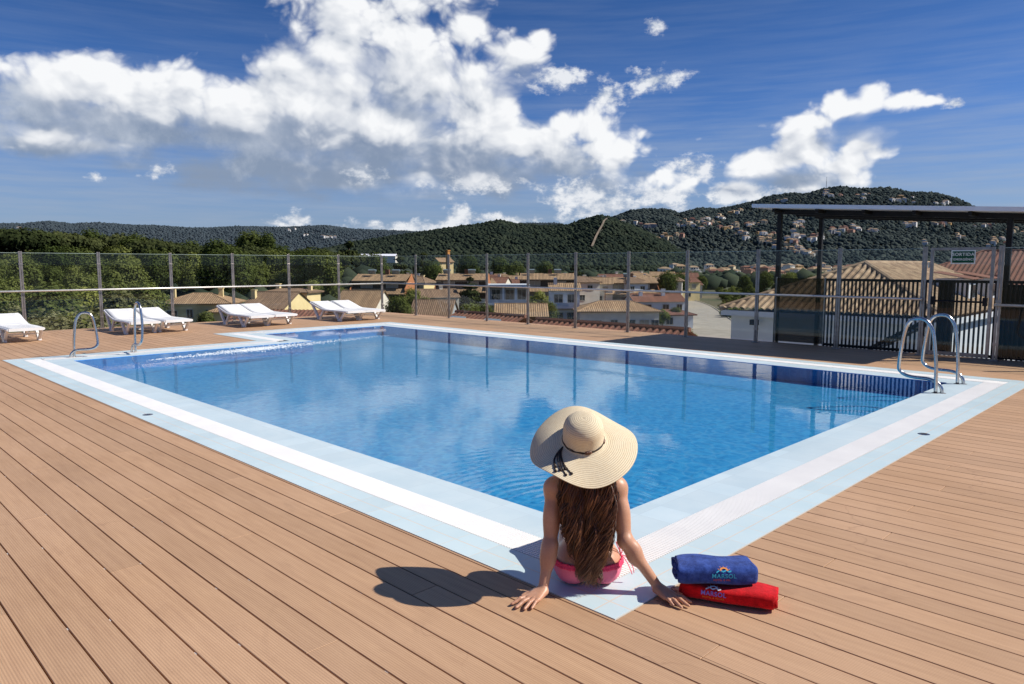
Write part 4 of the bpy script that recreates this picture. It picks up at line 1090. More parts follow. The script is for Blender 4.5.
# far row of stone pines and dark trees along the left skyline
GL = {'umbrella': 'round-headed stone pine along the top of the left wood', 'round_dark': 'dark broadleaf tree in the left wood', 'round_mid': 'mid green broadleaf tree in the left wood',
      'round_light': 'bright yellow-green tree lower in the left wood', 'olive': 'grey-green scrubby tree near the foot of the left wood', 'pine': 'dark pine in the wood beyond the tan houses'}
GG = {k: v.replace('tree', 'trees').replace('pine ', 'pines ') for k, v in GL.items()}
for x in np.arange(-170, 345, 19):
    xx = x+rng.uniform(-6, 6); y = np.interp(xx, [-200, 0, 40, 62, 95, 130, 165, 200, 240, 300, 350], [231, 231, 230, 233, 230, 234, 242, 240, 244, 247, 250])+rng.uniform(-1.5, 3)
    k = 'umbrella' if rng.random() < .75 else 'round_dark'; tree_px(k, xx, y, rng.uniform(190, 250), GL[k], GG[k])
for row, (d0, d1, step, ya, yb) in enumerate(((150, 185, 20, 246, 254), (115, 145, 24, 256, 268), (85, 110, 30, 270, 286), (64, 80, 40, 283, 304))):
    for x in np.arange(-190, 350-row*28, step):
        xx = x+rng.uniform(-8, 8); d = rng.uniform(d0, d1)
        if row >= 2 and 150 < xx < 330: continue
        if row == 1 and 150 < xx < 330: d += 32
        k = rng.choice(['round_dark', 'round_mid', 'round_light', 'olive'], p=[(.45, .35, .2, 0), (.28, .37, .3, .05), (.15, .33, .27, .25), (.1, .25, .25, .4)][row])
        tree_px(k, xx, rng.uniform(ya, yb)+(0 if xx < 120 else (xx-120)*.02), d, GL[k], GG[k])
for x in np.arange(-200, 150, 17):
    xx = x+rng.uniform(-7, 7); k = rng.choice(['olive', 'round_mid', 'round_light']); tree_px(k, xx, rng.uniform(304, 322), rng.uniform(46, 60), GL[k], GG[k])
# singled-out trees
tree_px('round_dark', 250, 233, 235, 'pair of tall dark trees standing above the left skyline, left one', w=2.3)
tree_px('round_dark', 267, 234, 232, 'pair of tall dark trees standing above the left skyline, right one', w=1.2)
tree_px('pine', 349, 240, 240, 'broad dark pine rising on the skyline left of the long pale warehouse', w=1.7)
for i, (x, y, d, k) in enumerate(((300, 262, 185, 'round_dark'), (325, 268, 175, 'round_mid'), (345, 258, 215, 'pine'), (375, 254, 235, 'round_dark'), (400, 256, 240, 'pine'), (423, 252, 235, 'pine'), (433, 262, 215, 'round_dark'), (312, 280, 150, 'round_mid'), (338, 286, 145, 'round_mid'),
        (280, 270, 190, 'round_dark'), (262, 272, 185, 'round_mid'), (240, 274, 165, 'round_dark'), (215, 278, 160, 'round_mid'), (190, 280, 165, 'round_dark'), (468, 256, 300, 'round_dark'), (500, 258, 290, 'round_dark'), (515, 262, 280, 'round_dark'), (545, 262, 310, 'round_dark'), (575, 262, 320, 'pine'))):
    tree_px(k, x, y, d, 'dark tree in the belt behind the row of tan terraces', 'dark trees behind the tan terraces')
for (x, y, d, k, lab) in ((412, 288, 150, 'round_mid', 'garden tree at the right end of the left terrace'), (398, 296, 120, 'round_mid', 'leafy garden tree below the first brick terrace'), (425, 295, 140, 'olive', 'small tree in front of the pale low house'),
        (470, 276, 158, 'pine', 'dark pine standing in front of the second terrace'), (470, 303, 108, 'round_mid', 'round dark shrub tree right of the brown low roof'), (484, 305, 112, 'round_dark', 'dark shrub tree beside the grey modern house'), (539, 291, 140, 'round_light', 'yellow-green tree beside the white balcony house'), (549, 302, 125, 'round_dark', 'dark green tree left of the white balcony house'),
        (583, 270, 210, 'cypress', 'slim cypress left of the right-hand terrace'), (668, 272, 200, 'round_dark', 'large dark tree right of the terraces'), (680, 273, 215, 'round_dark', 'second dark tree right of the terraces, nearer the road'), (702, 276, 260, 'round_dark', 'dark tree by the road below the white town'), (745, 276, 250, 'round_dark', 'dark rounded tree above the annex roof'), (765, 272, 240, 'round_dark', 'dark tree behind the left canopy post'), (790, 272, 230, 'round_mid', 'tree seen between the canopy posts'), (812, 276, 235, 'round_dark', 'dark tree beside the thin canopy post'),
        (676, 307, 135, 'round_mid', 'garden tree behind the tan hipped house'), (663, 309, 132, 'round_light', 'light green garden tree by the porch of the tan hipped house'), (688, 328, 98, 'olive', 'grey-green roadside bush by the red roof')):
    tree_px(k, x, y, d, lab)
for (x, y, d, lab) in ((206, 311, 100, 'dark bush in front of the left yellow house'),):
    tree_px('round_mid', x, y, d, lab)
GB = 'low bushes on the verge beside the road'
for i in range(80):
    x = rng.uniform(722, 775); d = rng.uniform(150, 330); tree_px('bush', x-(d-150)*.02, 265+732*10.2/d-rng.uniform(1, 3)+0, d, 'low green bush on the verge beside the road', GB, w=rng.uniform(.8, 1.6))
# mast on the hill
hh = big_h.hit(826, 194.5) or (900., 2080., 190.)
mp = cw(hh[0], hh[1], float(hh[2])-2)
t = thing('radio_mast', 'thin lattice radio mast on top of the big hill', 'mast', tuple(mp))
m = MB()
for k in range(3): a = 2*PI*k/3; m.tube([(1.6*math.cos(a), 1.6*math.sin(a), 0), (.4*math.cos(a), .4*math.sin(a), 34)], .28, 4)
m.build('lattice', M['post_steel'], t); MB().tube([(0, 0, 34), (0, 0, 44)], .35, 5).build('aerial', M['post_steel'], t)

# ------------------------------------------------------------------ houses
def tiled(mb, e0, e1, r0, r1, pitch=.34, amp=.05, m=0, sub=4, rows=1):
    e0, e1, r0, r1 = (np.array(p, float) for p in (e0, e1, r0, r1)); ed = e1-e0; L = np.linalg.norm(ed); ed /= L
    up = (r0-e0)-ed*((r0-e0) @ ed); a = (r0-e0) @ ed; b = L-(r1-e0) @ ed; nrm = np.cross(ed, up); nrm /= np.linalg.norm(nrm)
    if nrm[2] < 0: nrm = -nrm
    n = max(4, int(L/pitch)); V = []; F = []
    for i in range(n*sub+1):
        s = L*i/(n*sub); t = 1.0
        if a > 1e-3: t = min(t, s/a)
        if b > 1e-3: t = min(t, (L-s)/b)
        h = amp*abs(math.sin(PI*i/sub)); o = e0+ed*s+nrm*h
        for k in range(rows+1): V.append(tuple(o+up*min(max(t, 0), k/rows)))
    w = rows+1; tn = [[random.uniform(-.25, .28) for _ in range(rows)] for _ in range(n+1)]
    for i in range(n*sub):
        for k in range(rows): F.append((i*w+k, (i+1)*w+k, (i+1)*w+k+1, i*w+k+1))
    mb.add(V, F, m); nf = len(F)
    for i in range(n*sub):
        for k in range(rows): mb.a[-nf+i*rows+k] = (.05 if (i % sub) in (0, sub-1) else .68)+tn[i//sub][k]*(1 if rows > 1 else .6)  # valleys between tile columns get a darker tone, shade painted into the colour
def window(parent, x, y, z, w, h, side='front', blind=False, D=0):
    t = {'front': (0, -1), 'right': (1, 0), 'left': (-1, 0)}[side]
    def bx(mb, cx, cz, ww, hh, off, th, ):
        if t[0] == 0: mb.box((x+cx, y-off, z+cz), (ww, th, hh))
        else: mb.box((x+t[0]*off, y+cx, z+cz), (th, ww, hh))
    fr = MB()
    for s in (-1, 1): bx(fr, s*(w/2+.04), 0, .08, h+.16, .05, .12); bx(fr, 0, s*(h/2+.04), w, .08, .05, .12)
    bx(fr, 0, 0, .06, h, .035, .06)
    o = fr.build('window', M['frame'], parent); p = MB(); bx(p, 0, 0, w, h, .012, .03); p.build('pane', M['blind'] if blind else M['pane'], o)
    return o
def hip_house(name, label, pos, rz, w, d, h, rh, wall, roof, wins=(), chim=(), ridge=.45, over=.55, group=None, pitch=.34, dz=0):
    t = thing(name, label, 'house', pos, rz, group)
    m = MB(); m.box((0, 0, h/2-1.5), (w, d, h+3.0)); m.build('wall', M[wall], t)
    r = MB(); W, D2 = w/2+over, d/2+over; k = w/2*ridge; e = h-.08
    E = [(-W, -D2, e), (W, -D2, e), (W, D2, e), (-W, D2, e)]; Ra, Rb = (-k, 0, h+rh), (k, 0, h+rh)
    tiled(r, E[0], E[1], Ra, Rb, pitch); tiled(r, E[1], E[2], Rb, Rb, pitch); tiled(r, E[2], E[3], Rb, Ra, pitch); tiled(r, E[3], E[0], Ra, Ra, pitch)
    r.box((0, 0, e-.07), (2*W-.02, 2*D2-.02, .10))
    for a, b in ((Ra, Rb), (E[0], Ra), (E[1], Rb), (E[2], Rb), (E[3], Ra)): r.tube([a, b] if a != b else [a, (a[0], a[1], a[2]+.01)], .11, 6)
    ro = r.build('roof', M[roof], t)
    for (x, y, hh) in chim:
        c = MB(); c.box((x, y, h+rh*.45+hh/2), (.7, .6, hh+rh*.5)); c.box((x, y, h+rh*.70+hh+.06), (.9, .8, .12)); c.build('chimney', M[wall], ro)
    for wi in wins: window(t, *wi[:5], **(wi[5] if len(wi) > 5 else {}))
    return t
def pos_at(x, ybase, d): p = at(x, ybase, d); return (p[0], p[1], p[2])
FACE = -YAW
def gpos(x, d): p = at(x, 265, d); return (p[0], p[1], GZ)
hip_house('yellow_house', 'low yellow house with a tan hipped roof at left behind the loungers', gpos(201, 125), FACE+.12, 11.0, 9, 5.3, 1.5, 'cream_wall', 'roof_tan', [(-3.6, -4.5, 3.4, 1.6, 1.3), (-.8, -4.5, 3.6, .9, 1.3), (2.6, -4.5, 3.4, 1.8, 1.5)], [(-5.0, 1, 1.2), (3.0, .5, 1.2)], .25, group=None)
hip_house('yellow_annex', 'small pale yellow wing on the right of the low yellow house', gpos(225, 118), FACE+.12, 4.0, 4, 4.2, .7, 'cream_wall', 'roof_tan', [(.4, -2.0, 2.9, .8, 1.0)], (), .3)
def gable_house(name, label, pos, rz, w, d, h, rh, wall, roof, wins=(), gable=None, over=.5, sub=None, chim=()):
    t = thing(name, label, 'house', pos, rz)
    m = MB(); m.box((0, 0, h/2-1.5), (w, d, h+3)); m.build('wall', M[wall], t)
    for s in (-1, 1):
        g = MB(); g.add([(s*w/2, -d/2, h-.002), (s*w/2, d/2, h-.002), (s*w/2, 0, h+rh-.05), (s*(w/2-.2), -d/2, h-.002), (s*(w/2-.2), d/2, h-.002), (s*(w/2-.2), 0, h+rh-.05)], [(0, 1, 2), (3, 4, 5), (0, 3, 5, 2), (1, 4, 5, 2)])
        g.build('gable', M[gable or wall], t)
    r = MB(); W, D2 = w/2+over*.6, d/2+over; e = h-rh*over/(d/2)
    tiled(r, (-W, -D2, e), (W, -D2, e), (-W, 0, h+rh), (W, 0, h+rh)); tiled(r, (W, D2, e), (-W, D2, e), (W, 0, h+rh), (-W, 0, h+rh))
    r.tube([(-W, 0, h+rh+.03), (W, 0, h+rh+.03)], .11, 6); ro = r.build('roof', M[roof], t)
    for (x, y, hh) in chim:
        c = MB(); c.box((x, y, h+rh*.5+hh/2), (.7, .6, hh+rh)); c.box((x, y, h+rh*1.0+hh+.06), (.9, .8, .12)); c.build('chimney', M[wall], ro)
    for wi in wins: window(t, *wi[:5], **(wi[5] if len(wi) > 5 else {}))
    return t
gable_house('gabled_house', 'yellow gabled house with a broad brown roof behind the middle loungers', gpos(277, 122), FACE-.22, 7.6, 9.5, 4.8, 2.3, 'cream_wall', 'roof_brown', [(1.0, -4.75, 2.6, 1.2, 1.2)], chim=[(-3.2, -2.0, .3)])
hip_house('upper_storey', 'taller yellow block with a flat hipped roof rising behind the gabled house', gpos(293, 131), FACE-.22, 7.8, 5, 6.9, .5, 'cream_wall', 'roof_brown', [(2.6, -2.5, 5.0, .9, 1.3), (2.6, -2.5, 2.9, .9, 1.3)], [(3.2, 0, .8), (-3.0, 0, .9)], .6, .5)
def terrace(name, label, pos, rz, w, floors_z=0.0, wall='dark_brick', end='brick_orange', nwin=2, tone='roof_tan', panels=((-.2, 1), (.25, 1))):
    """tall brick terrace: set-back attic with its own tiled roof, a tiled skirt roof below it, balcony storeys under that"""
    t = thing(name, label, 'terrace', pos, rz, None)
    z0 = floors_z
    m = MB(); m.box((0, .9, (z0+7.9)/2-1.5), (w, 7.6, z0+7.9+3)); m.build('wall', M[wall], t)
    for s in (-1, 1):
        e = MB(); x = s*(w/2+.06); zt = z0+9.0
        e.add([(x-.05*s, -4.6, -2), (x-.05*s, 4.6, -2), (x-.05*s, 4.6, z0+6.6), (x-.05*s, 1.2, zt+.6), (x-.05*s, -4.6, z0+6.2),
               (x+.06*s, -4.6, -2), (x+.06*s, 4.6, -2), (x+.06*s, 4.6, z0+6.6), (x+.06*s, 1.2, zt+.6), (x+.06*s, -4.6, z0+6.2)],
              [(0, 1, 2, 3, 4), (5, 9, 8, 7, 6), (0, 5, 6, 1), (1, 6, 7, 2), (2, 7, 8, 3), (3, 8, 9, 4), (4, 9, 5, 0)])
        e.build('end_wall', M[end], t)
    r = MB(); tiled(r, (-w/2-.1, -3.6, z0+8.0), (w/2+.1, -3.6, z0+8.0), (-w/2-.1, .9, z0+9.5), (w/2+.1, .9, z0+9.5)); tiled(r, (w/2+.1, 5.0, z0+7.9), (-w/2-.1, 5.0, z0+7.9), (w/2+.1, .9, z0+9.5), (-w/2-.1, .9, z0+9.5))
    r.box((0, -3.55, z0+7.95), (w, .18, .22)); ro = r.build('roof', M[tone], t)
    r = MB(); tiled(r, (-w/2-.1, -5.1, z0+5.1), (w/2+.1, -5.1, z0+5.1), (-w/2-.1, -3.0, z0+6.3), (w/2+.1, -3.0, z0+6.3)); r.box((0, -5.0, z0+5.05), (w, .16, .2)); r.build('skirt_roof', M[tone], t)
    for k in range(nwin):
        x = (-.5+(k+.5)/nwin)*w*.95
        window(t, x, -2.9, z0+7.05, w*.42/nwin, 1.05, blind=True); window(t, x, -2.9, z0+4.0, w*.5/nwin, 1.5, blind=(k % 2 == 0)); window(t, x, -2.9, z0+1.4, w*.5/nwin, 1.5)
    b = MB(); b.box((0, -4.0, z0+2.75), (w, 2.2, .2)); b.box((0, -5.05, z0+3.2), (w, .12, .8)); b.build('balcony', M['pale_wall'], t)
    for (fx, s) in panels:
        c = MB(); c.box((fx*w, -.6, z0+9.95), (1.7, .08, 1.1), Matrix.Rotation(.6, 3, 'X')); c.tube([(fx*w-.9, -.15, z0+10.35), (fx*w+.9, -.15, z0+10.35)], .24, 8); c.build('solar_heater', M['solar'], ro)
    c = MB(); c.box((.06*w, .9, z0+9.9), (.9, .8, 1.3)); c.build('chimney', M['brick'], ro)
    return t
terrace('brick_terrace', 'first brick terrace with tan roofs, left of the fence corner post', gpos(383, 168), FACE-.14, 12.6)
terrace('brick_terrace', 'second brick terrace with tan roofs, between the corner and the grey modern house', gpos(463, 178), FACE-.10, 12.2, panels=((-.32, 1), (.18, 1)))
terrace('brick_terrace', 'third brick terrace with tan roofs, right of the grey modern house', gpos(547, 184), FACE-.02, 13.4, panels=((-.30, 1), (.20, 1)))
terrace('brick_terrace', 'fourth brick terrace with tan roofs, farthest right and partly hidden by white houses', gpos(629, 198), FACE+.06, 14.4, -1.2, panels=((-.05, 1),))
gable_house('low_house', 'low house with a plain tan roof in front of the first terrace', gpos(363, 140), FACE-.2, 8.2, 9, 3.8, 2.9, 'pale_wall', 'roof_tan', [(0, -4.5, 2.2, 1.2, 1.0)])
gable_house('low_house', 'low grey-blue house with a brown roof beyond the corner of the fence', gpos(434, 128), FACE-.1, 7.0, 8, 3.0, 2.5, 'grey_wall', 'roof_brown', [(-1.8, -4, 1.6, 1.0, 1.0), (1.6, -4, 1.6, 1.0, 1.0)])
gable_house('pale_house', 'small pale house with a reddish roof between the first two terraces', gpos(436, 158), FACE+.3, 8.2, 8, 4.9, 1.5, 'pale_wall', 'roof_brown', [(1.8, -4, 3.6, 1.2, 1.2), (-2, -4, 3.6, 1.2, 1.2)], chim=[(1.0, 0, .6)])
gable_house('low_house', 'low house with a brown roof below the grey modern house', gpos(521, 117), FACE, 8.0, 8, 3.8, 1.6, 'brick', 'roof_tan', [(-2.2, -4, 1.2, 1.1, 1.0)])
def modern(label, pos, rz):
    t = thing('modern_house', label, 'house', pos, rz)
    m = MB(); m.box((0, 0, 2.3), (8.0, 7, 9.6)); m.build('wall', M['grey_wall'], t)
    m = MB(); m.box((0, -.6, 7.45), (8.8, 8.6, .5)); m.build('roof', M['white_wall'], t)
    m = MB(); m.box((0, -4.3, 3.75), (8.6, 1.6, .25)); m.box((0, -5.0, 4.3), (8.4, .08, .9)); m.build('balcony', M['white_wall'], t)
    for x in (-3.8, -.9, 1.6, 4.0): MB().box((x, -4.4, 5.5), (.4, .4, 3.3)).build('column', M['white_wall'], t)
    for x in (-2.4, .4, 2.8): window(t, x, -3.5, 5.6, 1.6, 2.2)
    return t
modern('grey modern house with a flat white roof and white columns', gpos(508, 150), FACE)
def balcony_house(label, pos, rz):
    t = thing('balcony_house', label, 'house', pos, rz)
    MB().box((0, 0, 2.0), (5.2, 7, 10.2)).build('wall', M['white_wall'], t)
    r = MB(); tiled(r, (-3, -4, 7.0), (3, -4, 7.0), (-3, 0, 8.3), (3, 0, 8.3)); tiled(r, (3, 4, 7.0), (-3, 4, 7.0), (3, 0, 8.3), (-3, 0, 8.3)); ro = r.build('roof', M['roof_tan'], t)
    MB().box((-1.6, -.6, 8.4), (.6, .6, 1.8)).build('chimney', M['white_wall'], ro)
    m = MB(); m.box((0, -4.2, 4.0), (4.8, 1.5, .2)); m.box((0, -4.9, 4.5), (4.8, .08, .9)); m.build('balcony', M['white_wall'], t)
    for x in (-1.2, 1.2): window(t, x, -3.5, 5.4, 1.5, 1.9); window(t, x, -3.5, 2.2, 1.6, 1.8)
    return t
balcony_house('narrow white two storey house with balconies left of the tan hipped house', gpos(564, 134), FACE)
hip_house('tan_house', 'cream bungalow with a wide tan hipped roof in the middle of the view', gpos(616, 127), FACE+.02, 13.4, 9, 3.9, 1.45, 'pale_wall', 'roof_tan', [(-4.7, -4.5, 1.5, 3.2, 1.6, dict(blind=True)), (-.9, -4.5, 1.7, 1.1, 1.3), (2.1, -4.5, 1.7, 1.1, 1.3), (4.2, -4.5, 1.5, 1.5, 1.7, dict(blind=True)), (6.0, -4.5, 1.6, 1.2, 1.5)], (), .42)
gable_house('white_house', 'white house with a red roof between the tan hipped house and the road', gpos(655, 150), FACE+.1, 10.5, 8, 4.4, 1.3, 'white_wall', 'roof_red', [(-2.6, -4, 3.0, 1.6, 1.4), (1.2, -4, 3.0, 1.2, 1.4), (4.0, -4, 3.0, 1.0, 1.4)], chim=[(-3.2, -1, .8), (1.5, -1, .9)])
hip_house('porch_house', 'small white house with a low red roof beside the road', gpos(672, 136), FACE+.1, 6.5, 6, 2.6, .7, 'white_wall', 'roof_red', [(-1.2, -3, 1.4, 1.2, 1.2)])
gable_house('orange_house', 'small orange house in front of the dark trees above the second terrace', gpos(443, 255), FACE+.6, 5.5, 5, 12.8, 1.2, 'cream_wall', 'roof_tan')
t = thing('chimney_tower', 'slim orange brick tower standing on the orange house', 'tower', gpos(448, 250)); m = MB(); m.box((0, 0, 8.2), (1.0, 1.0, 16.4)); m.box((0, 0, 16.5), (1.3, 1.3, .3)); m.build('shaft', mat('orange_render', (.60, .26, .06), rough=.8), t)
t = thing('long_warehouse', 'long pale warehouse roof among trees on the left skyline', 'warehouse', (*at(378, 252, 420)[:2], at(378, 253.6, 420)[2]-3.4), FACE)
MB().box((0, 0, 0), (21, 8, 3.6)).build('wall', M['pale_wall'], t); m = MB(); tiled(m, (-10.8, -4.4, 2.0), (10.8, -4.4, 2.0), (-10.8, 0, 3.2), (10.8, 0, 3.2), .8); tiled(m, (10.8, 4.4, 2.0), (-10.8, 4.4, 2.0), (10.8, 0, 3.2), (-10.8, 0, 3.2), .8); m.build('roof', M['fascia'], t)
def tower_at(label, x, ytop, ybase, d, w, mt, roofm):
    pb, pt = at(x, ybase, d), at(x, ytop, d); h = pt[2]-pb[2]
    t = thing('tower_house', label, 'tower', tuple(pb), FACE+.4); MB().box((0, 0, h*.4), (w, w, h*.8)).build('wall', mt, t)
    m = MB(); e = w*.58; m.add([(-e, -e, h*.8), (e, -e, h*.8), (e, e, h*.8), (-e, e, h*.8), (0, 0, h)], [(0, 1, 4), (1, 2, 4), (2, 3, 4), (3, 0, 4), (3, 2, 1, 0)]); m.build('roof', roofm, t)
    window(t, 0, -w/2, h*.6, w*.2, h*.16)
tower_at('red roofed tower house poking out of the left wood', 152.5, 242, 249.5, 215, 2.2, mat('salmon_wall', (.45, .17, .10), rough=.85), M['roof_red'])
tower_at('small white tower on the distant ridge at far left', 50, 224.5, 230, 3950, 14, M['pale_wall'], M['pale_wall'])

# red tiled roofs directly below the fence, with skylights and chimneys
def low_roof(label, xa, xb, X0, X1, z0, z1):
    ya, yb = on_x(xa, 330, X0)[1], on_x(xb, 330, X0)[1]; L = abs(ya-yb)
    t = thing('red_roof_house', label, 'house', (X0, (ya+yb)/2, 0), -PI/2)
    m = MB(); m.box((0, (X1-X0)/2, z0-3.0), (L-.6, X1-X0-.4, 5.8)); m.build('wall', M['pale_wall'], t)
    r = MB(); tiled(r, (-L/2, 0, z0), (L/2, 0, z0), (-L/2, (X1-X0)/2, z1), (L/2, (X1-X0)/2, z1), .26, .05); tiled(r, (L/2, X1-X0, z0), (-L/2, X1-X0, z0), (L/2, (X1-X0)/2, z1), (-L/2, (X1-X0)/2, z1), .26, .05)
    r.tube([(-L/2, (X1-X0)/2, z1+.02), (L/2, (X1-X0)/2, z1+.02)], .09, 6); ro = r.build('roof', M['roof_red'], t)
    n = max(1, int(L/7)); sl = math.atan2(z1-z0, (X1-X0)/2)
    for k in range(n+1):
        x = -L/2+L*(k+.4)/(n+1)
        s = MB(); s.box((x, (X1-X0)*.30, z0+(z1-z0)*.60+.10), (.95, 1.3, .09), Matrix.Rotation(sl, 3, 'X')); s.build('skylight', M['solar'], ro)
low_roof('red tiled roof with skylights just below the long fence run', 480, 636, 15.5, 21.6, -1.95, -.55)
low_roof('second red tiled roof just below the fence, nearer the corner', 405, 474, 17.0, 23.0, -1.9, -.62)
pL = at(262, 318, 40)
t = thing('red_roof_house', 'red tiled ridge seen under the middle loungers beyond the left fence', 'house', (*at(284, 318, 46)[:2], 0), FACE-.1)
r = MB(); zr_ = at(284, 310, 46)[2]; tiled(r, (-3.0, -4, zr_-1.3), (3.0, -4, zr_-1.3), (-3.0, 0, zr_), (3.0, 0, zr_), .26, .05); tiled(r, (3.0, 4, zr_-1.3), (-3.0, 4, zr_-1.3), (3.0, 0, zr_), (-3.0, 0, zr_), .26, .05); r.build('roof', M['roof_red'], t)
MB().box((0, 0, zr_-4.2), (5.4, 7.4, 5.6)).build('wall', M['pale_wall'], t)

# big white neighbour with the hipped tiled roof behind the slat screen
D0 = 37.0
eL = at(720, 308, D0); XE = eL[0]; zE = eL[2]
eR = on_x(948, 312, XE); Wd = eL[1]-eR[1]; ap = at(868, 265, D0)
yc = (eL[1]+eR[1])/2
t = thing('white_neighbour_house', 'large white house with a hipped tan tile roof behind the slat screen', 'house', (XE, yc, 0), -PI/2)   # local x = -Y, local y = +X
MB().box((0, 8.4, zE-5.2), (Wd-.8, 15.9, 10.0)).build('wall', M['white_wall'], t)
rh = 2.25; r = MB(); A_ = (-Wd/2, 0, zE); B_ = (Wd/2, 0, zE); kx_ = 5.2; R1 = (0, kx_, zE+rh); R2 = (0, 16.4, zE+rh)
tiled(r, A_, B_, R1, R1, .34, .12, sub=6, rows=18); tiled(r, B_, (Wd/2, 16.4, zE), R1, R2, .34, .12, sub=6, rows=18); tiled(r, (-Wd/2, 16.4, zE), A_, R2, R1, .34, .12, sub=6, rows=18)
for a, b in ((A_, R1), (B_, R1), (R1, R2)): r.tube([a, b], .16, 8)
ro = r.build('roof', M['roof_pale'], t)
m = MB(); m.box((0, .30, zE-.22), (Wd-.1, .6, .26)); m.box((Wd/2-.3, 8.4, zE-.22), (.5, 15.5, .26)); m.build('eave', M['white_wall'], t)
for (x, y) in ((3.4, 8.2), (3.6, 11.4)):
    d = MB(); zz_ = zE+.45; d.box((x, y, zz_+.3), (1.5, 1.7, 1.5)); d.build('dormer', M['white_wall'], ro)
    q = MB(); tiled(q, (x+.95, y-1.0, zz_+1.0), (x+.95, y+1.0, zz_+1.0), (x-.9, y-1.0, zz_+1.35), (x-.9, y+1.0, zz_+1.35), .26, .05); q.build('dormer_roof', M['roof_red'], ro)
    q = MB(); q.box((x+.76, y, zz_+.45), (.05, .7, .6)); q.build('dormer_window', M['pane'], ro)
q = MB(); q.box((-Wd/2+1.9, -.06, zE-.62), (.34, .3, .26)); q.build('wall_lamp', M['dark_panel'], t)
p2 = at(1010, 262, 52); 
hip_house('white_villa', 'white house with a red-brown tiled roof at the right edge behind the gate', (p2[0], p2[1], -6), -PI/2+.02, 13, 12, 6.0, 2.6, 'white_wall', 'roof_red', [(-2, -6, 4.6, 1.4, 1.3), (2.5, -6, 4.6, 1.4, 1.3)], [(-3, -1, .9)], .25, pitch=.3)
p3 = at(978, 272, 44)
gable_house('white_outbuilding', 'small white flat block with a shuttered window beside the sign', (p3[0], p3[1], -6), -PI/2, 2.6, 3, 6.4, .5, 'white_wall', 'roof_red', [(0, -1.5, 6.0, .8, .7, dict(blind=True))])

GM = 'cream and white houses among the trees behind the terraces'
for i, (x, d, w) in enumerate(((402, 205, 8), (417, 190, 7), (485, 205, 9), (500, 235, 8), (512, 215, 7), (596, 205, 8), (612, 230, 9), (642, 240, 9), (660, 230, 8), (668, 205, 8), (684, 240, 8), (580, 240, 8), (450, 230, 8), (345, 225, 8), (560, 225, 8), (618, 245, 8))+tuple((float(rng.uniform(398, 690)), float(rng.uniform(185, 330)), float(rng.uniform(6, 10))) for _ in range(26))):
    c = ['pale_wall', 'cream_wall', 'white_wall'][i % 3]; f_ = (gable_house, hip_house)[i % 2]; h_ = rng.uniform(4.6, 7.5)
    o = f_('village_house', 'small %s house among the trees behind the terraces' % ('pale', 'yellow', 'white')[i % 3], gpos(x, d), FACE+rng.uniform(-.35, .45), w, 7.5, h_, 1.4, c, ('roof_tan', 'roof_brown', 'roof_red', 'roof_tan')[i % 4], [(-w*.27, -3.75, h_-1.5, 1.1, 1.2), (w*.22, -3.75, h_-1.5, 1.3, 1.2, dict(blind=i % 2 == 0)), (0, -3.75, h_-4.1, 1.4, 1.4)], chim=[(w*.2, .5, .7)])
    o['group'] = GM
# road
ctrl = [(742, 350, 92), (729, 340, 110), (714, 325, 140), (703, 314, 172), (692, 305, 212), (676, 300, 245), (655, 296.5, 270)]
pts = smooth_path([(*at(x, 265, d)[:2], 0) for (x, y, d) in ctrl], 10); m = MB(); kb = MB(); V = []; F = []
for i, p in enumerate(pts):
    a, b = pts[max(0, i-1)], pts[min(len(pts)-1, i+1)]; tt = (b-a).normalized(); s = Vector((tt.y, -tt.x, 0))
    zg = float(GZ)+.03; V += [(p+s*4.8)+Vector((0, 0, zg)), (p-s*4.8)+Vector((0, 0, zg))]
F = [(2*i, 2*i+1, 2*i+3, 2*i+2) for i in range(len(pts)-1)]
tag(m.add(V, F).build('road', M['asphalt']), kind='structure')
for sd_ in (4.95, -4.95):
    L_ = []
    for i, p in enumerate(pts):
        a, b = pts[max(0, i-1)], pts[min(len(pts)-1, i+1)]; tt = (b-a).normalized(); s = Vector((tt.y, -tt.x, 0)); L_.append(p+s*sd_+Vector((0, 0, GZ+.05)))
    kb.tube(L_, .17, 4)
tag(kb.build('kerb', M['kerb']), kind='structure')

# ---- small far houses: the white town on the valley floor and the villas on the hill
WALLS = [('white', (.78, .76, .72)), ('cream', (.68, .56, .38)), ('pink', (.50, .29, .21)), ('ochre', (.52, .32, .12)), ('grey', (.32, .32, .33))]
small = {}
for ci, (cn_, c) in enumerate(WALLS):
    mw_ = mat('far_wall_'+cn_, c, rough=.9, scale=.2); vs = []
    for k in range(3):
        w, d, h = ((9, 8, 5.5), (12, 8, 6.5), (8, 8, 8))[k]; m = MB(); m.box((0, 0, h/2-2), (w, d, h+4)); m.box((w*.3, -d*.35, h*.35-2), (w*.5, d*.7, h*.7+4))
        rh = 1.6; W, D2 = w/2+.4, d/2+.4
        m.add([(-W, -D2, h), (W, -D2, h), (W, D2, h), (-W, D2, h), (-W*.5, 0, h+rh), (W*.5, 0, h+rh)], [(0, 1, 5, 4), (1, 2, 5), (2, 3, 4, 5), (3, 0, 4), (3, 2, 1, 0)], 1)
        for x in (-w*.3, 0, w*.3):
            for z in np.arange(1.6, h-.8, 2.6): m.box((x, -d/2-.03-(d*.2+.02 if x > w*.05 and z < h*.7-.8 else 0), z), (1.2, .08, 1.3), m=2)
        o = m.build('far_house', [mw_, (M['roof_pale'], M['roof_tan'], M['roof_red'], M['roof_tan'], M['roof_pale'])[ci], M['pane']]); vs.append(o.data); bpy.data.objects.remove(o)
    small[cn_] = vs
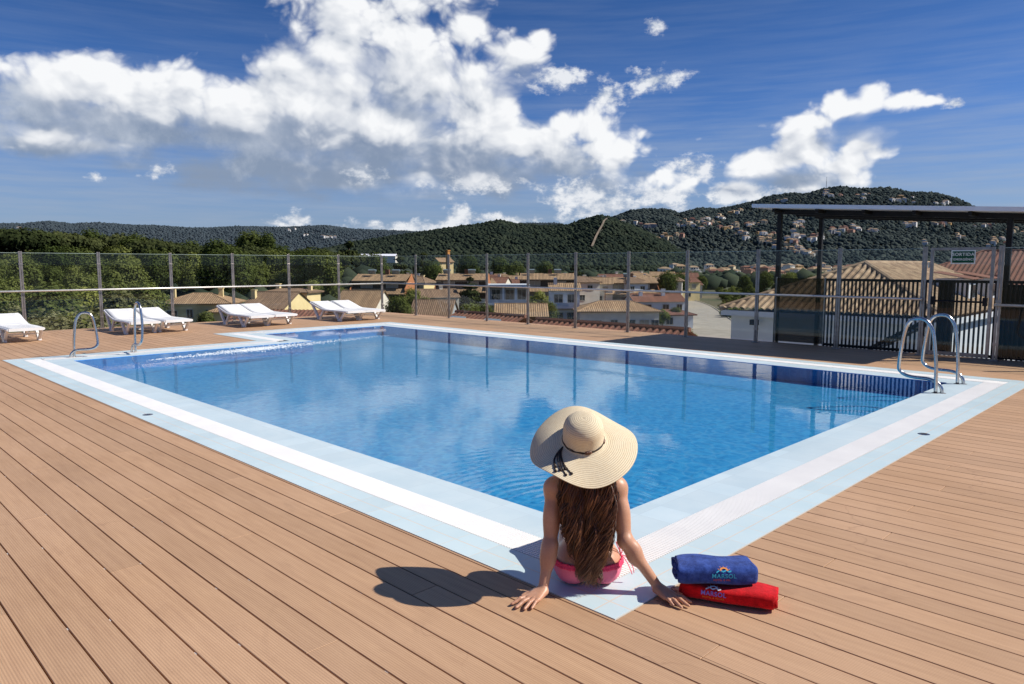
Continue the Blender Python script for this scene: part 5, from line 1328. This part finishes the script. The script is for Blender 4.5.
def far_house(p, s, cn_, where):
    o = bpy.data.objects.new('far_house', small[cn_][int(rng.integers(3))]); COL.objects.link(o)
    o.location = p; o.rotation_euler = (0, 0, FACE+rng.uniform(-.9, .9)); o.scale = (s, s, s*rng.uniform(.85, 1.1))
    return tag(o, ('small %s walled house '+where) % cn_, 'house', 'small %s houses %s' % (cn_, where))
CW = ['white', 'cream', 'pink', 'ochre', 'grey']
clusters = [(600, 226, 10, 2, 3), (620, 226, 6, 2, 5), (648, 227, 10, 4, 7), (641, 239, 9, 3, 7), (655, 242, 9, 3, 7), (668, 240, 6, 3, 4), (678, 238, 5, 3, 2), (685, 226, 10, 3, 8), (697, 223, 8, 4, 7), (712, 226, 10, 4, 9), (722, 219, 8, 4, 6), (735, 214, 8, 3, 4), (731, 229, 7, 3, 6), (742, 237, 9, 4, 10), (752, 226, 8, 4, 9), (765, 238, 9, 4, 9), (770, 246, 8, 3, 6), (790, 243, 8, 4, 8), (797, 228, 8, 4, 8), (792, 252, 10, 4, 9), (812, 240, 10, 5, 6), (850, 231, 12, 4, 9), (872, 232, 8, 3, 5), (835, 234, 8, 2, 4), (905, 228, 10, 3, 5), (942, 226, 9, 3, 6), (960, 239, 6, 2, 4), (990, 226, 14, 4, 10), (1010, 232, 12, 5, 9), (1000, 244, 14, 4, 8), (830, 197, 8, 3, 5), (862, 198, 9, 3, 6), (900, 201, 12, 3, 7), (945, 205, 10, 2, 5), (780, 202, 6, 2, 3), (985, 246, 10, 2, 3), (925, 244, 6, 2, 2), (805, 256, 10, 3, 8)]
hc = 0
for (cx, cy, sx, sy, n) in clusters:
    for i in range(n):
        x, y = cx+rng.normal(0, sx*.6), cy+rng.normal(0, sy*.55); h = big_h.hit(x, y)
        if h is None: continue
        c = rng.choice(CW, p=[.46, .24, .12, .08, .10]); far_house(tuple(cw(h[0], h[1], float(h[2])+2.2)), rng.uniform(.6, 1.05), c, 'among trees on the big hill'); hc += 1
for i in range(95):
    x = rng.uniform(662, 885); d = rng.uniform(640, 900); x0 = (x-512)/732*d
    c = rng.choice(CW, p=[.52, .22, .16, .04, .06]); far_house(tuple(cw(x0, d, GZ+.5+max(0, (d-640))*.012)), rng.uniform(.75, 1.2), c, 'in the white town at the foot of the hill')
for (x, y, n) in ((288, 232, 2), (296, 232, 1), (325, 238, 4), (332, 239, 3), (310, 237, 2), (20, 229, 2)):
    for i in range(n):
        h = far_r.hit(x+rng.normal(0, 2.5), y+rng.normal(0, .6))
        if h is not None: far_house(tuple(cw(h[0], h[1], float(h[2])+5)), 1.1, 'white', 'on the distant ridge at left')
# pale fire-break track up the middle hill
tr = MB(); V = []
prev = None
for (x, y) in ((607, 221), (604, 224), (602, 229), (599, 234), (596, 240), (594, 245), (592, 250)):
    h = mid_h.hit(x, y)
    if h is None: continue
    wd = 1.7; V += [cw(h[0]-wd, h[1], h[2]+5.5), cw(h[0]+wd, h[1], h[2]+5.5)]
if len(V) >= 4: tag(tr.add(V, [(2*i, 2*i+1, 2*i+3, 2*i+2) for i in range(len(V)//2-1)]).build('dirt_path', mat('dry_earth', (.24, .185, .125), (.12, .10, .07), rough=1, scale=.05)), kind='structure')

# ------------------------------------------------------------------ sky with cumulus clouds, sun
SUN_EL = math.radians(42); sv = RT*math.cos(.0)+FW*(-math.sin(.0))
sd3 = np.array((sv[0]*math.cos(SUN_EL), sv[1]*math.cos(SUN_EL), math.sin(SUN_EL)))
world = bpy.data.worlds.new('World'); scene.world = world; world.use_nodes = True; world.cycles.sampling_method = 'MANUAL'; world.cycles.sample_map_resolution = 512
for nd in list(world.node_tree.nodes): world.node_tree.nodes.remove(nd)
q = NT(world.node_tree); out = q.n('ShaderNodeOutputWorld'); bg = q.n('ShaderNodeBackground'); q.l(bg.outputs[0], out.inputs[0]); bg.inputs[1].default_value = .125
sky = q.n('ShaderNodeTexSky', sky_type='NISHITA'); sky.sun_disc = False; sky.sun_elevation = SUN_EL; sky.sun_rotation = math.atan2(sd3[0], sd3[1]); sky.altitude = 100; sky.air_density = 1.0; sky.dust_density = .6; sky.ozone_density = 2.5
tc = q.n('ShaderNodeTexCoord').outputs['Generated']
dr = q.vmath('DOT_PRODUCT', tc, (float(RT[0]), float(RT[1]), 0), out=1); df = q.vmath('DOT_PRODUCT', tc, (float(FW[0]), float(FW[1]), 0), out=1)
sx = q.n('ShaderNodeSeparateXYZ'); q.l(tc, sx.inputs[0])
az = q.math('ARCTAN2', dr, df); el = q.math('ARCSINE', sx.outputs[2])
cb = q.n('ShaderNodeCombineXYZ'); q.l(az, cb.inputs[0]); q.l(el, cb.inputs[1]); AE = cb.outputs[0]
def ae(x, y): a = math.atan2(x-512, 732); return a, math.atan2((265-y)*math.cos(a), 732)
BL = [(18, 72, 62, 34, 1), (66, 88, 66, 36, 1), (118, 96, 66, 36, 1), (178, 108, 84, 40, 1), (250, 112, 96, 44, 1), (318, 100, 76, 52, 1.1), (352, 52, 66, 46, 1.15), (400, 42, 70, 46, 1.15), (430, 84, 92, 60, 1.1), (330, 140, 120, 40, .9), (440, 168, 80, 30, .8), (462, 42, 62, 30, 1), (505, 60, 52, 24, .9), (538, 48, 24, 15, .8), (470, 128, 84, 42, 1), (390, 130, 110, 44, 1), (505, 112, 34, 26, .8),
      (60, 140, 74, 17, .75), (20, 150, 50, 12, .6), (130, 148, 40, 10, .5), (540, 150, 62, 34, 1), (575, 128, 42, 26, 1), (612, 158, 56, 32, 1), (640, 136, 24, 16, .8), (655, 178, 44, 18, .85), (690, 184, 30, 12, .6), (480, 178, 60, 15, .7),
      (760, 166, 44, 18, .9), (800, 156, 46, 28, 1), (838, 168, 50, 26, 1), (872, 158, 26, 12, .7), (836, 112, 34, 15, .9), (866, 100, 24, 18, .9), (888, 106, 34, 12, .8), (915, 107, 26, 8, .7), (850, 150, 30, 20, .8), (812, 126, 26, 14, .7), (735, 190, 46, 11, .7), (800, 190, 60, 12, .6),
      
      # clouds outside the frame, for the water's reflection and the side views
      (-150, 90, 120, 50, 1), (-330, 60, 120, 60, 1), (1180, 120, 90, 34, .9), (1330, 60, 120, 50, 1), (620, -160, 150, 46, .9), (300, -220, 200, 60, 1), (880, -300, 180, 60, .9), (60, -420, 220, 80, .9), (560, -520, 260, 80, .9)]
def field(P, warp, items=None):
    acc = None
    for (x, y, rx, ry, amp) in (items or BL):
        a, e = ae(x, y); a1, _ = ae(x+rx, y); _, e1 = ae(x, y-ry); ia, ie = 1/max(a1-a, 1e-3), 1/max(e1-e, 1e-3)
        l = q.vmath('LENGTH', q.vmath('MULTIPLY_ADD', P, (ia, ie, 0), (-a*ia, -e*ie, 0)), out=1)
        l = q.math('ADD', l, 1-amp) if amp != 1 else l
        if acc is None: acc = l
        else:
            nd = q.n('ShaderNodeMath', operation='SMOOTH_MIN'); q.l(acc, nd.inputs[0]); q.l(l, nd.inputs[1]); nd.inputs[2].default_value = .35; acc = nd.outputs[0]
    return q.math('SUBTRACT', 1.0, acc)
def billow(P, fine=True):
    st = q.vmath('MULTIPLY', P, (1, 1.2, 1))
    wv = q.noise(st, 9, 3, .5, out=1, noise_dimensions='2D')
    w = q.vmath('MULTIPLY_ADD', wv, (.050, .050, 0), q.vmath('ADD', st, (-.025, -.025, 0)))
    v1 = q.n('ShaderNodeTexVoronoi', feature='SMOOTH_F1', voronoi_dimensions='2D'); q.l(w, v1.inputs['Vector']); v1.inputs['Scale'].default_value = 12; v1.inputs['Detail'].default_value = 2.6; v1.inputs['Roughness'].default_value = .55; v1.inputs['Lacunarity'].default_value = 2.3; v1.inputs['Smoothness'].default_value = .25
    b = q.math('SUBTRACT', .5, v1.outputs['Distance'])
    if not fine: return None, b
    n = q.math('SUBTRACT', q.noise(w, 20, 6, .58, noise_dimensions='2D'), .5); n0 = q.math('SUBTRACT', q.noise(st, 7, 1, .5, noise_dimensions='2D'), .5)
    return q.math('ADD', q.math('MULTIPLY', b, .95), q.math('ADD', q.math('MULTIPLY', n, .75), q.math('MULTIPLY', n0, .5))), b
F1_ = field(AE, 0); B1, V1 = billow(AE)
F2_ = field(q.vmath('ADD', AE, (.026, .040, 0)), 0)
B3, V3 = billow(q.vmath('ADD', AE, (.011, .019, 0)), fine=False)
grad = q.math('SUBTRACT', F1_, F2_); fine = q.math('SUBTRACT', V1, V3)
under = q.ramp(grad, -.45, .30, 1, 0, True)                       # 1 on the flat, hazy underside
D1 = q.math('ADD', q.math('ADD', F1_, .27), q.math('MULTIPLY', B1, q.math('SUBTRACT', 1.0, q.math('MULTIPLY', under, .35))))
al = q.n('ShaderNodeMapRange', clamp=True, interpolation_type='SMOOTHSTEP'); q.l(D1, al.inputs[0]); q.l(q.math('MULTIPLY_ADD', under, -.22, -.04), al.inputs[1]); q.l(q.math('MULTIPLY_ADD', under, .60, .50), al.inputs[2]); alpha = al.outputs[0]
big = q.math('SUBTRACT', q.noise(AE, 6, 3, .5, noise_dimensions='2D'), .5)
lit = q.math('ADD', q.math('ADD', .66, q.math('MULTIPLY', grad, .34)), q.math('ADD', q.math('MULTIPLY', fine, .62), q.math('MULTIPLY', big, .40)))
lit = q.math('SUBTRACT', lit, q.math('MULTIPLY', under, .10))
def shade_blobs(items):
    acc = None
    for (x, y, rx, ry, k) in items:
        a, e = ae(x, y); a1, _ = ae(x+rx, y); _, e1 = ae(x, y-ry); l = q.vmath('LENGTH', q.vmath('MULTIPLY_ADD', AE, (1/(a1-a), 1/(e1-e), 0), (-a/(a1-a), -e/(e1-e), 0)), out=1)
        s = q.ramp(l, 0, 1, k, 0, True); acc = s if acc is None else q.math('MAXIMUM', acc, s)
    return acc
lit = q.math('SUBTRACT', lit, shade_blobs([(330, 158, 190, 42, .42), (200, 140, 130, 34, .34), (60, 118, 90, 30, .28), (450, 165, 120, 36, .32), (545, 182, 70, 24, .18), (800, 186, 90, 16, .12)]))
lit = q.math('MINIMUM', q.math('MAXIMUM', lit, .0), 1.0)
ccol = q.mix(q.ramp(lit, .0, .95), (2.1, 2.65, 3.7), (7.5, 7.6, 7.75))
ccol = q.mix(q.ramp(lit, .0, .5), (1.8, 2.35, 3.4), ccol)
# deep, polarised blue overhead easing to a greyer blue at the horizon
hs = q.n('ShaderNodeHueSaturation'); q.l(sky.outputs[0], hs.inputs['Color']); hs.inputs['Saturation'].default_value = 1.08; hs.inputs['Value'].default_value = 1.0
def elr(y0, y1, a, b): return q.ramp(el, ae(512, y0)[1], ae(512, y1)[1], a, b)
tint = q.mix(elr(262, 20, 0, 1), (.42, .56, .92), (.225, .375, .625))
skyc = q.mix(1.0, hs.outputs[0], tint, 'MULTIPLY')
st2 = q.vmath('MULTIPLY', AE, (1.1, 15, 1)); wis = q.ramp(q.noise(st2, 5, 6, .6), .38, .72, 0, .75)
wis = q.math('MULTIPLY', wis, q.ramp(el, .0, .26, 1.0, .12))
skyc = q.mix(wis, skyc, (3.3, 3.85, 4.75))
skyc = q.mix(q.ramp(el, .0, .20, .70, 0), skyc, (2.25, 2.9, 3.95))
# grey flat-bottomed shelf under and behind the cumulus
SB = [(300, 172, 210, 34, .9), (470, 178, 110, 30, .9), (40, 118, 90, 40, 1), (150, 128, 110, 42, 1), (270, 138, 130, 46, 1), (390, 142, 120, 50, 1), (480, 148, 90, 46, 1), (560, 166, 70, 30, .9), (60, 148, 110, 20, .8), (330, 176, 150, 20, .75), (600, 186, 80, 22, .7), (790, 182, 90, 20, .7), (1180, 130, 120, 40, 1), (-160, 120, 140, 50, 1), (560, -140, 220, 60, .9)]
FS = field(AE, 0, SB); ns = q.noise(q.vmath('MULTIPLY', AE, (1, 1.9, 1)), 13, 6, .58, noise_dimensions='2D')
sa = q.ramp(q.math('ADD', FS, q.math('MULTIPLY', q.math('SUBTRACT', ns, .5), 1.5)), -.05, .75, 0, .93, True)
sl_ = q.ramp(q.math('ADD', q.math('MULTIPLY', q.noise(AE, 16, 5, .6, noise_dimensions='2D'), .9), q.ramp(el, ae(300, 190)[1], ae(300, 90)[1], -.30, .25)), .28, .80)
skyc = q.mix(sa, skyc, q.mix(sl_, (2.0, 2.55, 3.5), (5.5, 5.9, 6.5)))
# thin wisps and distant cumulus heads
WB = [(652, 86, 34, 14, 1), (603, 100, 26, 14, 1), (650, 34, 16, 10, .9), (946, 108, 14, 8, .9), (462, 216, 20, 15, 1.05), (448, 224, 24, 9, .9), (298, 219, 18, 11, 1.05), (276, 224, 26, 6, .8), (505, 222, 52, 10, .95), (425, 227, 50, 9, .9), (372, 226, 40, 8, .85), (162, 174, 20, 10, .9), (364, 175, 26, 12, .85), (560, 84, 40, 18, .85), (536, 84, 20, 12, .8), (605, 206, 66, 20, 1), (660, 196, 60, 18, .9), (575, 196, 50, 24, .9), (100, 178, 16, 8, .8), (740, 196, 70, 16, .9), (690, 170, 40, 20, .8), (470, 186, 60, 14, .85)]
wn_ = q.noise(q.vmath('MULTIPLY', AE, (1, 1.5, 1)), 34, 6, .62, noise_dimensions='2D')
wa = q.ramp(q.math('ADD', field(AE, 0, WB), q.math('MULTIPLY', q.math('SUBTRACT', wn_, .5), 2.4)), .02, .85, 0, .92, True)
skyc = q.mix(wa, skyc, q.mix(q.ramp(wn_, .38, .62), (4.0, 4.5, 5.3), (7.0, 7.15, 7.4)))
fin = q.mix(alpha, skyc, ccol); q.l(fin, bg.inputs[0])
sun = bpy.data.lights.new('sun', 'SUN'); sun.energy = 5.5; sun.angle = math.radians(.53); sun.color = (1, .94, .85)
so = bpy.data.objects.new('sun', sun); COL.objects.link(so); so.rotation_euler = Vector(tuple(-sd3)).to_track_quat('-Z', 'Y').to_euler(); so.location = (10, -10, 30)

cam = bpy.data.cameras.new('camera'); co = bpy.data.objects.new('camera', cam); COL.objects.link(co); scene.camera = co
co.location = tuple(CAM); co.rotation_euler = (PI/2-PITCH, 0, -YAW); cam.sensor_width = 36; cam.lens = FPX/1024*36; cam.clip_start = .05; cam.clip_end = 60000
scene.render.resolution_x = 1024; scene.render.resolution_y = 684
scene.view_settings.view_transform = 'Standard'; scene.view_settings.look = 'None'; scene.view_settings.exposure = 0
scene.render.engine = 'CYCLES'; cy = scene.cycles
cy.use_denoising = True; cy.max_bounces = 8; cy.transparent_max_bounces = 24; cy.diffuse_bounces = 3; cy.glossy_bounces = 4; cy.caustics_reflective = False; cy.caustics_refractive = False; cy.sample_clamp_indirect = 4
try: cy.denoiser = 'OPENIMAGEDENOISE'
except Exception: pass
